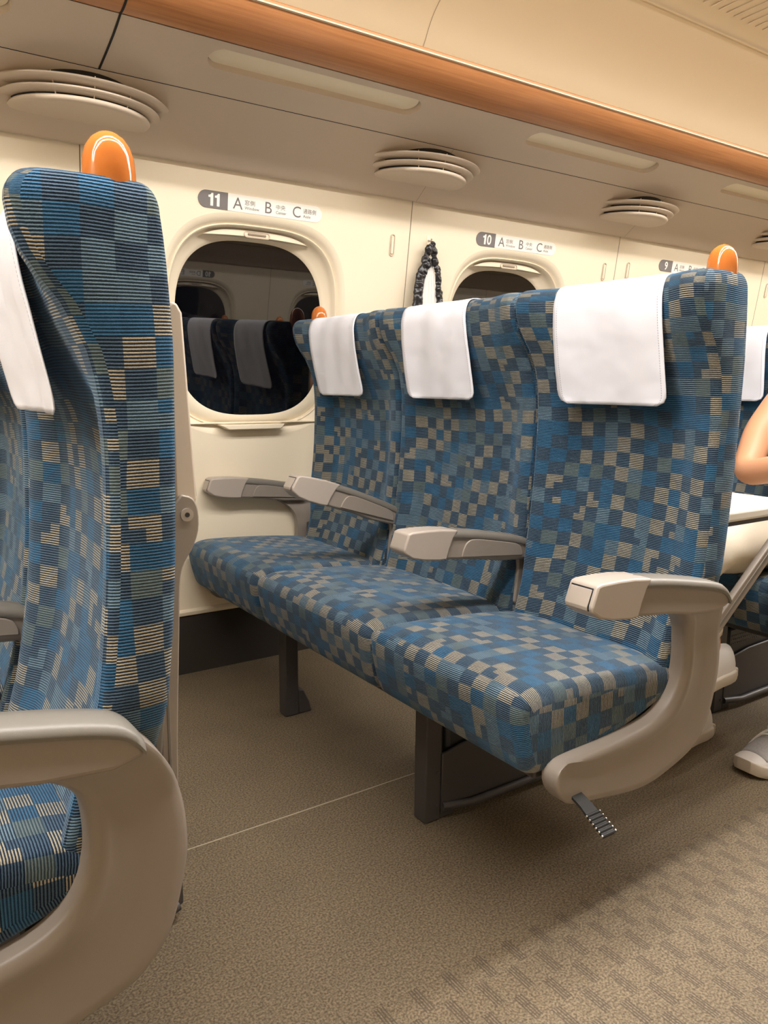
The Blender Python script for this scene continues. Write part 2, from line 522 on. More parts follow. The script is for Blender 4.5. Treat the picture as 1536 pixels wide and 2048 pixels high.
def build_window(side, cx, idx, label=None):
    w = bpy.data.objects.new('window_%d' % idx, None)
    COL.objects.link(w)
    w.location = (cx, side_y(2.29, side), WZ)
    struct(w)
    T = 96
    def ring(a, b, n, off, mixp, cz=WZ):
        out = []
        for k in range(T):
            x, z = superell(a, b, n, k, T)
            z += cz
            y = wall_y(z) * (1 - mixp) + pane_y(z) * mixp + off
            out.append((x, side_y(y, side) - side_y(2.29, side), z - WZ))
        return out
    mb = MB()
    mb.grid([ring(0.312, 0.330, 3.3, 0.000, 0), ring(0.306, 0.323, 3.3, 0.0015, 0), ring(0.296, 0.312, 3.3, 0.008, 0.0), ring(0.288, 0.304, 3.3, 0.012, 0.1)], closed=True)
    mb.grid([ring(0.288, 0.304, 3.3, 0.012, 0.1), ring(0.284, 0.301, 3.3, 0.008, 0.1), ring(0.281, 0.298, 3.3, 0.010, 0.1), ring(0.279, 0.296, 3.3, 0.020, 0.2)], closed=True)
    mb.grid([ring(0.279, 0.296, 3.3, 0.020, 0.2), ring(0.272, 0.287, 3.2, 0.006, 0.6), ring(0.258, 0.273, 3.0, 0.000, 0.86), ring(0.250, 0.266, 2.9, 0.0, 0.97), ring(0.249, 0.265, 2.9, 0.0, 1.0)], closed=True)
    mb.build('window_frame', M['wall'], w, smooth=50)
    g = MB()
    r = ring(0.252, 0.268, 2.9, 0.0005, 1.0)
    g.add(r, [tuple(range(T))])
    g.build('glass', M['glass'], w, smooth=0)
    # raised blind: only its bottom bar shows below the housing
    b = MB()
    top = []
    zc = 0.262
    pts = [superell(0.268, 0.291, 3.2, k, 240) for k in range(0, 121)]
    up = [p for p in pts if p[1] > zc]
    hi = [(x, z) for x, z in up]
    zb = lambda x: zc - 0.004 + 0.016 * (1 - (x / 0.26) ** 2)
    rows = [[], [], []]
    for x, z in hi:
        zl = min(z, zb(x)); zz = WZ + z; zl_ = WZ + zl
        y1 = side_y(wall_y(zz) * 0.55 + pane_y(zz) * 0.45, side) - side_y(2.29, side)
        y2 = side_y(wall_y(zl_) * 0.55 + pane_y(zl_) * 0.45, side) - side_y(2.29, side)
        y3 = side_y(pane_y(zl_) - 0.004, side) - side_y(2.29, side)
        rows[0].append((x, y1, z)); rows[1].append((x, y2, zl)); rows[2].append((x, y3, zl))
    b.grid(rows)
    bl = b.build('blind', M['cove' if False else 'wall'], w, smooth=30)
    # recessed pull
    h = MB()
    zc2 = 0.2795; yy = side_y(wall_y(WZ + zc2) * 0.55 + pane_y(WZ + zc2) * 0.45 - 0.0015, side) - side_y(2.29, side)
    path = []
    for k in range(24):
        t = 2 * PI * k / 24
        x = 0.033 * (1 if math.cos(t) > 0 else -1) + 0.0085 * math.cos(t)
        path.append((x, yy, zc2 + 0.0085 * math.sin(t)))
    path.append(path[0])
    h.tube(path, 0.0018, 8, caps=False, up=(0, 1, 0))
    h.build('blind_pull', M['cove'], bl)
    h2 = MB(); h2.box(-0.030, 0.030, yy - 0.002, yy + 0.003, zc2 - 0.002, zc2 + 0.004)
    h2.build('pull_grip', M['line'], bl, bevel=0.001)
    # lip of the sill
    s = MB()
    zt = 0.812 - WZ
    for (xa, xb, z0, z1, d0) in ((-0.24, 0.24, 0.800, 0.806, 0.006),):
        y0 = wall_y(0.80) - side_y(0, 1)
        a = side_y(wall_y(0.80) - d0, side) - side_y(2.29, side); bq = side_y(wall_y(0.80) + 0.01, side) - side_y(2.29, side)
        s.box(xa, xb, min(a, bq), max(a, bq), z0 - WZ, z1 - WZ)
    outline = [(-0.125, 0.798), (-0.095, 0.782), (0.085, 0.782), (0.10, 0.798)]
    a = side_y(wall_y(0.79) - 0.030, side) - side_y(2.29, side); bq = side_y(wall_y(0.79) + 0.01, side) - side_y(2.29, side)
    s.prism_xz([(x, z - WZ) for x, z in outline], min(a, bq), max(a, bq))
    s.build('window_sill', M['wall'], w, bevel=0.003)
    return w

floor_mb = MB(); floor_mb.box(X0, X1, MIRR - 2.36, 2.36, -0.03, 0)
fl = struct(floor_mb.build('floor', M['carpet'], smooth=0))
sm = MB(); sm.box(X0, X1, 1.4015, 1.4040, 0.0, 0.0012)
sm.build('carpet_seam', M['seam'], fl, smooth=0)

wall_objs = []
wi = 1
for side, nm in ((1, 'left'), (-1, 'right')):
    wo, cells = build_wall(side, 'wall_' + nm)
    for c in WINX:
        if c in cells:
            build_window(side, c, wi); wi += 1
    # baseboard: pale lip and dark kickboard below it
    b = MB()
    prof = [(2.336, 0.192), (2.324, 0.196), (2.322, 0.206), (2.326, 0.212), (2.334, 0.214)]
    b.grid([[(x, side_y(y, side), z) for y, z in prof] for x in (X0, X1)])
    bb = b.build('baseboard_' + nm, M['wall'], smooth=40); struct(bb)
    k = MB()
    prof = [(2.334, 0.194), (2.330, 0.19), (2.330, 0.0), (2.36, 0.0)]
    k.grid([[(x, side_y(y, side), z) for y, z in prof] for x in (X0, X1)])
    k.build('kickboard', M['base'], bb, smooth=0)

# cove above the windows, underside of the rack, wooden rail, rack and ceiling
COVE = [(2.214, 1.600), (2.206, 1.540), (2.203, 1.530), (2.196, 1.530), (2.186, 1.535), (2.12, 1.582), (2.06, 1.617), (2.0015, 1.6485)]
COVE_D = [(2.203, 1.530), (2.12, 1.600), (2.06, 1.632), (2.003, 1.6475)]
UNDER = [(1.9995, 1.6495), (1.940, 1.6640), (1.877, 1.6815), (1.845, 1.6925), (1.818, 1.7035)]
RAIL = [(1.820, 1.7060), (1.815, 1.7045), (1.795, 1.7070), (1.770, 1.7160), (1.745, 1.7330), (1.727, 1.7530), (1.720, 1.7700), (1.722, 1.7760), (1.728, 1.7790)]
RACK = [(1.728, 1.7790), (1.740, 1.7760), (1.745, 1.7600), (2.150, 1.7600), (2.225, 1.7750), (2.245, 1.8200), (2.235, 1.8900), (2.210, 1.9420), (2.166, 2.0000), (2.122, 2.0680), (2.060, 2.1200), (1.980, 2.1600), (1.915, 2.1830), (1.872, 2.1980)]
CEIL = [(1.872, 2.1980), (1.868, 2.2030), (1.861, 2.1955), (1.852, 2.1960), (1.848, 2.2050), (1.700, 2.2270), (1.400, 2.2480), (1.100, 2.2560), (0.69, 2.2600)]

def prof_t(P):
    L = [0]
    for a, b in zip(P, P[1:]):
        L.append(L[-1] + math.hypot(b[0] - a[0], b[1] - a[1]))
    return L

def extrude(P, side, name, mat, xs, smooth=30, parent=None):
    mb = MB()
    for a, b in zip(xs, xs[1:]):
        mb.grid([[(x, side_y(y, side), z) for y, z in P] for x in (a, b)])
    return mb.build(name, mat, parent, smooth=smooth)

LAMPX = [1.074 + 1.04 * k for k in range(-2, 5)]
ti = 1
for side, nm in ((1, 'window side'), (-1, 'far side')):
    c = extrude(crom(COVE, 3), side, 'trim_%d' % ti, M['cove'], [X0, X1], 60); ti += 1
    struct(c)
    for jx in JOINTS[3:6:1] if side > 0 else []:
        g = MB(); g.grid([[(jx + dx, side_y(y - 0.0008, side), z - 0.0008) for y, z in crom(COVE, 3)[9:]] for dx in (-0.0008, 0.0008)])
        g.build('cove_joint', M['line'], c, smooth=0)
    # underside panel with recessed lamp openings
    L = prof_t(UNDER); TT = L[-1]
    def under_map(s_, t_, off=0.0, side=side):
        t = max(0, min(TT, t_))
        y = interp(list(zip(L, [p[0] for p in UNDER])), t); z = interp(list(zip(L, [p[1] for p in UNDER])), t)
        return (s_, side_y(y + off * 0.33, side), z + off)
    mb = MB()
    tc_ = 0.5 * (0.392 + 0.419)
    tcen = L[-1] - 0.055
    def stad(k, T, hw=0.308, r=0.0345):
        th = 2 * PI * k / T
        cx_ = (hw - r) * (1 if math.cos(th) >= 0 else -1)
        if abs(math.cos(th)) < 0.72:
            # straight stretch
            f = math.cos(th) / 0.72
            return ((hw - r) * f, math.copysign(r, math.sin(th)))
        a = math.copysign(1, math.cos(th))
        ph = math.atan2(math.sin(th), abs(math.cos(th))) / math.atan2(math.sqrt(1 - 0.72 ** 2), 0.72) * PI / 2
        return (a * (hw - r) + a * r * math.cos(ph), r * math.sin(ph))
    edges = sorted([lx - 0.526 for lx in LAMPX] + [LAMPX[-1] + 0.514])
    for a, b, lx in zip(edges, edges[1:], LAMPX):
        hole_fill(mb, (a, b, 0.0, TT), (lx, tcen), stad, under_map, rings=5)
    u = mb.build('trim_%d' % ti, M['cove'], smooth=60); ti += 1; struct(u)
    for lx in LAMPX:
        if side < 0 and not (1.5 < lx < 4.5): continue
        if lx < -0.2 or lx > 4.5: continue
        idx = round((lx - 1.074) / 1.04) + 1
        near = {0: 'oval lamp cover under the rack, cut off at the upper left', 1: 'longest pale oval lamp cover, above the fully visible window', 2: 'middle pale oval lamp cover under the wooden rail, above the half hidden window', 3: 'small oval lamp cover at the right edge under the rail', 4: 'farthest oval lamp cover under the window side rack'}
        far = {2: 'nearest oval lamp cover under the rack on the opposite side', 3: 'middle oval lamp cover under the rack on the opposite side', 4: 'farthest oval lamp cover under the rack on the opposite side'}
        t = thing('rack_lamp', (near if side > 0 else far)[idx], 'lamp', (lx, side_y(1.865, side), 1.69), 'oval lamps under the luggage racks')
        rm = MB(); rows = []
        for (sc, off) in ((1.0, 0.0), (0.999, 0.002), (0.997, 0.014), (0.990, 0.018)):
            rows.append([tuple(Vector(under_map(lx + stad(k, 96)[0] * sc, tcen + stad(k, 96)[1] * (sc - (1 - sc) * 6), off)) - t.location) for k in range(96)])
        rm.grid(rows, closed=True)
        rm.build('lamp_rim', M['cove'], t, smooth=40)
        d = MB()
        row = [tuple(Vector(under_map(lx + stad(k, 96)[0] * 0.99, tcen + stad(k, 96)[1] * 0.98, 0.0145)) - t.location) for k in range(96)]
        d.add(row, [tuple(range(96))])
        d.build('lamp_cover', M['diffuser'], t, smooth=0)
    rl = extrude(crom(RAIL, 4), side, 'trim_%d' % ti, M['wood'], [X0, X1], 60); ti += 1; struct(rl)
    rk = extrude(crom(RACK, 4), side, 'trim_%d' % ti, M['ceiling'], [X0, X1], 60); ti += 1; struct(rk)
    # joints
    if side > 0:
        for jx, wdt in ((0.548, 0.0026), (3.668, 0.0012)):
            g = MB(); PP = UNDER + crom(RAIL, 4)[3:]
            g.grid([[(jx + dx, y, z - 0.0012) for y, z in PP] for dx in (-wdt, wdt)])
            g.grid([[(jx + dx, y - 0.0015, z - 0.0004) for y, z in PP] for dx in (-wdt, wdt)])
            g.build('rack_joint', M['gap'], u, smooth=0)
        for jx in (1.616, 3.7):
            g = MB(); PP = crom(RACK, 4)[16:]
            g.grid([[(jx + dx, y - 0.0008, z - 0.0008) for y, z in PP] for dx in (-0.0008, 0.0008)])
            g.build('ceiling_joint', M['line'], rk, smooth=0)
ce = MB()
for side in (1, -1):
    ce.grid([[(x, side_y(y, side), z) for y, z in crom(CEIL, 3)] for x in (X0, X1)])
ceo = struct(ce.build('ceiling', M['ceiling'], smooth=50))
# rows of pressed air slots in the ceiling panel
sl = MB()
for k in range(-4, 60):
    x = 1.30 + 0.045 * k
    for j in range(1):
        y0, y1 = 1.765, 1.60
        z = lambda y: interp([(p[0], p[1]) for p in CEIL[4:][::-1]], y)
        path = [(x + (y0 - y) * 0.12, y, z(y) - 0.0005) for y in (1.782, 1.765, 1.72, 1.66, 1.60)]
        sl.tube(path, [(0.006, 0.0022), (0.0055, 0.0018), (0.004, 0.0012), (0.003, 0.001), (0.002, 0.0006)], 8)
sl.build('air_slots', M['ceiling'], ceo)

# end walls close the coach so the light bounces as in a real car
for nm, x in (('front', X0), ('rear', X1)):
    e = MB()
    P = [(2.36, -0.03), (2.36, 0.19), (2.33, 0.6), (2.214, 1.6), (2.24, 1.82), (2.12, 2.07), (1.87, 2.20), (1.4, 2.25), (0.69, 2.262)]
    P2 = P + [(MIRR - y, z) for y, z in P[::-1][1:]]
    dx = -0.03 if x < 0 else 0.03
    e.add([(x, y, z) for y, z in P2] + [(x + dx, y, z) for y, z in P2], [tuple(range(len(P2))), tuple(range(2 * len(P2) - 1, len(P2) - 1, -1))] + [(i, (i + 1) % len(P2), len(P2) + (i + 1) % len(P2), len(P2) + i) for i in range(len(P2))])
    struct(e.build('wall_' + nm, M['wall'], smooth=0))

# continuous ceiling lights
for i, ly in enumerate(LIGHT_Y):
    t = thing('ceiling_light', 'long lit strip lamp along the ceiling, %s' % ('rack side over the three-seat benches' if i == 0 else 'over the two-seat benches'), 'light', ((X0 + X1) / 2, ly, 2.25))
    zc = -0.012
    m_ = MB(); n = 12; rows = []
    Lh = (X1 - X0) / 2 - 0.02
    for k in range(n + 1):
        a = PI * k / n
        rows.append([(-Lh, -math.cos(a) * LIGHT_W / 2, zc - 0.018 * math.sin(a)), (Lh, -math.cos(a) * LIGHT_W / 2, zc - 0.018 * math.sin(a))])
    m_.grid(rows)
    m_.build('lamp_cover', M['lamp'], t, smooth=180)
    h = MB()
    for s_ in (-1, 1):
        h.box(-Lh, Lh, s_ * (LIGHT_W / 2 + 0.006) - 0.006, s_ * (LIGHT_W / 2 + 0.006) + 0.006, -0.022, 0.012)
    h.build('housing', M['table'], t, bevel=0.003)

# ------------------------------------------------------------------ air vents
VENTX = [0.533 + 1.04 * k for k in range(0, 5)]
vl = ['large round slatted air vent in the cove above the orange knob seat at left', 'round slatted air vent above the coat hook and the black strap bag', 'round slatted air vent just left of the sign that the orange knob hides', 'small distant round air vent cut off by the right edge', 'farthest round air vent']
vent_proto = None
def copy_tree(o, parent=None):
    c = o.copy(); COL.objects.link(c)
    if parent is not None:
        c.parent = parent
    for ch in list(o.children):
        copy_tree(ch, c)
    return c
for i, vx in enumerate(VENTX[:4]):
    if vent_proto is None:
        t = thing('air_vent', vl[0], 'air vent', (vx, 2.10, 1.60), 'round air vents in the cove')
        def plate(rx, ry, z, th, cyo=0.025):
            m_ = MB(); rows = []
            for (f, dz) in ((0.0, 0), (0.6, -0.001), (0.90, 0.0), (0.975, 0.002), (1.0, 0.006), (0.985, 0.010), (0.9, 0.012), (0.0, 0.012)):
                rows.append([(rx * max(f, 0.001) * math.cos(2 * PI * k / 64), cyo - ry * max(f, 0.001) * math.sin(2 * PI * k / 64) * (1 if math.sin(2 * PI * k / 64) > 0 else 0.5), z - 1.60 + dz * th * 1.25) for k in range(64)])
            m_.grid(rows, closed=True)
            return m_
        plate(0.167, 0.133, 1.567, 1.0).build('vent_disc', M['cove'], t, smooth=60)
        plate(0.192, 0.150, 1.5865, 0.80).build('vent_slat', M['cove'], t, smooth=60)
        plate(0.217, 0.166, 1.6055, 0.80).build('vent_slat', M['cove'], t, smooth=60)
        nb = MB(); rows = []
        for z, f in ((1.573, 0.88), (1.592, 0.96), (1.611, 0.99), (1.650, 0.86)):
            rows.append([(0.172 * f * math.cos(2 * PI * k / 48), 0.025 - 0.128 * f * math.sin(2 * PI * k / 48) * (1 if math.sin(2 * PI * k / 48) > 0 else 0.4), z - 1.6) for k in range(48)])
        nb.grid(rows, closed=True)
        nb.build('vent_gap_shade', M['gap'], t, smooth=60)  # black core paints in the shade between the vent slats
        for a in (60, 90, 120):
            ca, sa = math.cos(math.radians(a)), math.sin(math.radians(a))
            rb = MB()
            rb.tube([(0.160 * ca, 0.025 - 0.126 * sa, -0.024), (0.188 * ca, 0.025 - 0.146 * sa, 0.024)], 0.0015, 6)
            rb.build('vent_rib', M['cove'], t)
        vent_proto = t
    else:
        t = copy_tree(vent_proto)
        t.location.x = vx
        t['label'] = vl[i]
for x in VENTX[:0]:
    pass

# ------------------------------------------------------------------ seat number signs
def text_mesh(body, h, name, mat, parent, x, z, yoff, mirror=1, bold=0.0, width=None, align='LEFT', thick=0.0003):
    cu = bpy.data.curves.new(name, 'FONT')
    cu.body = body
    cu.size = 1.0
    cu.offset = bold
    cu.resolution_u = 4
    o = bpy.data.objects.new(name, cu)
    COL.objects.link(o)
    bpy.context.view_layer.update()
    dg = bpy.context.evaluated_depsgraph_get()
    me = bpy.data.meshes.new_from_object(o.evaluated_get(dg))
    bpy.data.objects.remove(o)
    xs = [v.co.x for v in me.vertices]; ys = [v.co.y for v in me.vertices]
    x0, x1, y0, y1 = min(xs), max(xs), min(ys), max(ys)
    sy = h / (y1 - y0); sx = sy if width is None else width / (x1 - x0)
    for v in me.vertices:
        px = (v.co.x - x0) * sx; pz = (v.co.y - y0) * sy
        v.co = (mirror * (x + px), yoff, z + pz)
    me.materials.clear(); me.materials.append(mat)
    ob = bpy.data.objects.new(name, me); COL.objects.link(ob); ob.parent = parent
    return ob

def digit_one(name, mat, parent, x, z, yoff, mirror, w, h):
    P = [(0.42, 0), (1.0, 0), (1.0, 1.0), (0.62, 1.0), (0.50, 0.90), (0.30, 0.835), (0.0, 0.82), (0.0, 0.66), (0.42, 0.66)]
    me = bpy.data.meshes.new(name)
    me.from_pydata([(mirror * (x + p[0] * w), yoff, z + p[1] * h) for p in P], [], [tuple(range(len(P)))])
    me.materials.append(mat)
    ob = bpy.data.objects.new(name, me); COL.objects.link(ob); ob.parent = parent
    return ob

def seat_sign(side, x_left, number, letters, label):
    """x_left: the end carrying the number"""
    zc = 1.4475; H = 0.0475
    tilt = math.atan2(wall_y(1.42) - wall_y(1.475), 0.055)
    t = thing('seat_sign', label, 'sign', (x_left, side_y(wall_y(zc) - 0.0006, side), zc), 'seat number signs above the windows')
    t.rotation_euler = (tilt * side, 0, 0)
    m = side
    W = letters[-1][2]
    r = H / 2
    def shape(x0, x1, lr, rr, y):
        P = []
        n = 12
        if rr:
            P += [(x1 - r + r * math.cos(a), r * math.sin(a)) for a in [(-PI / 2 + PI * k / n) for k in range(n + 1)]]
        else:
            P += [(x1, -r), (x1, r)]
        if lr:
            P += [(x0 + r + r * math.cos(a), r * math.sin(a)) for a in [(PI / 2 + PI * k / n) for k in range(n + 1)]]
        else:
            P += [(x0, r), (x0, -r)]
        return P
    for nm, x0, x1, l, rr, mat in (('sign_plate', 0.0, W, True, True, 'signwhite'), ('number_panel', 0.0, 0.0905, True, False, 'signgrey')):
        b = MB()
        P = shape(x0, x1, l, rr, 0)
        yf = -0.0006 * side if nm == 'sign_plate' else -0.0012 * side
        b.add([(m * p[0], yf, p[1]) for p in P] + [(m * p[0], 0.0004 * side, p[1]) for p in P],
              [tuple(range(len(P)))] + [(i, (i + 1) % len(P), len(P) + (i + 1) % len(P), len(P) + i) for i in range(len(P))])
        b.build(nm, M[mat], t, smooth=0)
    for di, dg_ in enumerate(number):
        dw = 0.0145 if dg_ == '1' else 0.0205
        xx = (0.049 - 0.0105 * len(number) * 1.05 + di * 0.0235) + (0.004 if dg_ == '1' and di == 0 else 0.0)
        if dg_ == '1':
            digit_one('row_digit', M['signwhite'], t, xx, -0.0172, -0.0016 * side, m, dw, 0.0345)
            continue
        text_mesh(dg_, 0.0345, 'row_digit', M['signwhite'], t, xx, -0.0172, -0.0016 * side, m, bold=0.020, width=dw)
    for (ch, kind, xe, xc, kj, kjx, kjw, en, enw) in [l for l in letters if l[1]]:
        text_mesh(ch, 0.0315, 'seat_letter', M['signgrey'], t, xc, -0.0165, -0.0011 * side, m)
        text_mesh(kj, 0.0140, 'seat_caption', M['signgrey'], t, kjx, -0.0015 - 0.001, -0.0011 * side, m, width=kjw)
        text_mesh(en, 0.0085, 'seat_caption', M['signgrey'], t, kjx, -0.0148, -0.0011 * side, m, width=enw)
    return t

ABC = [('A', 1, 0.404, 0.1065, '窓側', 0.1435, 0.0325, 'Window', 0.047),
       ('B', 1, 0.404, 0.2100, '中央', 0.2455, 0.0310, 'Center', 0.035),
       ('C', 1, 0.404, 0.3020, '通路側', 0.3380, 0.0450, 'Aisle', 0.026)]
DE = [('D', 1, 0.330, 0.1065, '通路側', 0.1435, 0.0450, 'Aisle', 0.026),
      ('E', 1, 0.330, 0.2250, '窓側', 0.2600, 0.0325, 'Window', 0.047)]
SL = ('seat sign with eleven as its row number, above the fully visible window', 'seat sign right of the black strap bag, above the half hidden window', 'seat sign partly hidden behind the head cover and orange knob')
for k, num in enumerate(('11', '10', '9')):
    seat_sign(1, 0.868 + 1.04 * k, num, ABC, SL[k])
SR = ('mirrored seat sign with D and E on the opposite wall, reflected in the nearest window', 'seat sign with D and E on the opposite wall, one row further along')
for k, num in enumerate(('10', '9')):
    seat_sign(-1, 2.235 + 1.04 * k, num, DE, SR[k])

# small fold-in coat hooks: upright capsules on the wall panels
hook_l = ['narrow upright coat hook left of the joint beside the black strap bag', 'upright coat hook left of the wall joint, right of the row 10 sign', 'upright coat hook just right of the wall joint under the row 9 sign', 'upright coat hook at the far right edge of the wall']
hp = None
for i, (hx, hz) in enumerate(((1.547, 1.387), (2.604, 1.390), (2.749, 1.405), (3.804, 1.400))):
    if hp is None:
        hp = thing('coat_hook', hook_l[0], 'hook', (hx, wall_y(hz) - 0.001, hz), 'fold-in coat hooks on the wall')
        path = []
        for k in range(25):
            a = 2 * PI * k / 24
            path.append((0.008 * math.cos(a), -0.001 - 0.14 * (0.034 * math.sin(a)) * 0, (0.026 if math.sin(a) > 0 else -0.026) + 0.008 * math.sin(a)))
        q = MB(); q.tube(path, 0.0016, 6, caps=False, up=(0, 1, 0)); q.build('hook_rim', M['cove'], hp)
        q = MB(); q.box(-0.0045, 0.0045, -0.003, 0.001, -0.028, 0.028); q.build('hook_tongue', M['wall'], hp, bevel=0.0015)
        hp.rotation_euler = (0.135, 0, 0)
        t = hp
    else:
        t = copy_tree(hp); t.location = (hx, wall_y(hz) - 0.001, hz)
        t['label'] = hook_l[i]

# bag hanging from a hook
hk = thing('wall_hook', 'small wall hook holding the black and white strap bag', 'hook', (1.694, wall_y(1.412), 1.412))
q = MB(); q.box(-0.006, 0.006, -0.004, 0.001, -0.018, 0.022); q.build('hook_plate', M['wall'], hk, bevel=0.002)
q = MB(); q.tube([(0, 0, 0.005), (0, -0.012, 0.002), (0, -0.020, 0.0), (0, -0.023, 0.008)], 0.0028, 8); q.build('hook_prong', M['greylight'], hk)
bag = thing('cloth_bag', 'white cloth bag edged with ruched black satin straps hanging on the wall', 'bag', (1.694, wall_y(1.40) - 0.022, 1.405))
def ruched(pts, rbase, n, seed, amp):
    rnd = random.Random(seed)
    P = crom(pts, 14)
    rad = []
    for i in range(len(P)):
        f = i / (len(P) - 1)
        r = interp(rbase, f)
        w = (math.sin(i * 1.55 + seed) * 0.5 + math.sin(i * 0.83 + 1.3 * seed) * 0.5) * amp * r + rnd.uniform(-0.15, 0.15) * amp * r
        rad.append((r + w, (r + w) * 0.6))
    return P, rad
CL = bpy.data.textures.new('wrinkles', 'CLOUDS'); CL.noise_scale = 0.018
def strap(pts, prof_, name):
    P = crom(pts, 10)
    rad = []
    for i in range(len(P)):
        r = interp(prof_, i / (len(P) - 1)); rad.append((r, r * 0.55))
    q = MB(); q.tube(P, rad, 16, up=(0, 1, 0))
    o = q.build(name, M['satin'], bag, smooth=180, subsurf=1)
    md = o.modifiers.new('wrinkle', 'DISPLACE'); md.texture = CL; md.strength = 0.012; md.mid_level = 0.5
    return o
strap([(0.006, -0.006, 0.002), (-0.006, -0.004, -0.014), (-0.018, -0.003, -0.034), (-0.022, 0, -0.052), (-0.018, 0, -0.070), (-0.034, 0.002, -0.095), (-0.040, 0.003, -0.115), (-0.046, 0.004, -0.150), (-0.052, 0.004, -0.20), (-0.055, 0.004, -0.28), (-0.05, 0.004, -0.36)],
      [(0, 0.007), (0.03, 0.010), (0.06, 0.009), (0.11, 0.017), (0.17, 0.016), (0.21, 0.010), (0.27, 0.013), (0.33, 0.020), (0.37, 0.015), (0.40, 0.019), (0.45, 0.016), (0.60, 0.019), (1, 0.020)], 'black_strap')
strap([(0.002, -0.004, -0.004), (0.010, 0.000, -0.022), (0.016, 0.002, -0.042), (0.020, 0.0, -0.062), (0.030, 0, -0.085), (0.034, 0.001, -0.110), (0.034, 0.002, -0.140), (0.041, 0.003, -0.170), (0.043, 0.003, -0.20), (0.050, 0.004, -0.25), (0.045, 0.004, -0.36)],
      [(0, 0.006), (0.06, 0.008), (0.11, 0.013), (0.17, 0.012), (0.20, 0.008), (0.26, 0.016), (0.32, 0.015), (0.345, 0.009), (0.365, 0.015), (0.41, 0.013), (0.43, 0.009), (0.46, 0.011), (0.50, 0.014), (0.56, 0.012), (0.60, 0.007), (0.66, 0.015), (0.75, 0.014), (1, 0.016)], 'black_strap')
q = MB(); rows = []
for i in range(16):
    f = i / 15; z = -0.045 - f * 0.32; xl = interp([(0, -0.006), (0.4, -0.045), (1, -0.055)], f); xr = interp([(0, 0.006), (0.4, 0.036), (1, 0.048)], f)
    rows.append([(xl + (xr - xl) * j / 24, 0.008 - 0.006 * math.sin(j * 1.4 + f * 2) * min(1, f * 3 + 0.2), z) for j in range(25)])
q.grid(rows); q.build('bag_cloth', M['whitecloth'], bag, smooth=180, solid=0.0015)

# ------------------------------------------------------------------ seats
# profile tables (X of the surface against height Z), shared by all seats
FE = [(0.36, 1.178), (0.43, 1.194), (0.50, 1.213), (0.576, 1.228), (0.63, 1.236), (0.707, 1.244), (0.785, 1.248), (0.86, 1.250), (0.92, 1.246), (0.965, 1.236), (0.985, 1.225), (1.010, 1.212), (1.035, 1.192), (1.065, 1.177), (1.095, 1.172)]
FC = [(0.36, 1.195), (0.43, 1.212), (0.50, 1.238), (0.576, 1.258), (0.63, 1.268), (0.707, 1.278), (0.785, 1.283), (0.86, 1.280), (0.90, 1.270), (0.95, 1.246), (1.00, 1.222), (1.05, 1.206), (1.095, 1.200)]
RR = [(0.36, 1.268), (0.40, 1.276), (0.514, 1.297), (0.643, 1.312), (0.72, 1.318), (0.786, 1.321), (0.95, 1.325), (1.01, 1.323), (1.06, 1.320), (1.095, 1.316)]
PIV = (1.215, 0, 0.42)
FE = [(z, x) for z, x in crom(FE, 5)]; FC = [(z, x) for z, x in crom(FC, 5)]; RR = [(z, x) for z, x in crom(RR, 5)]

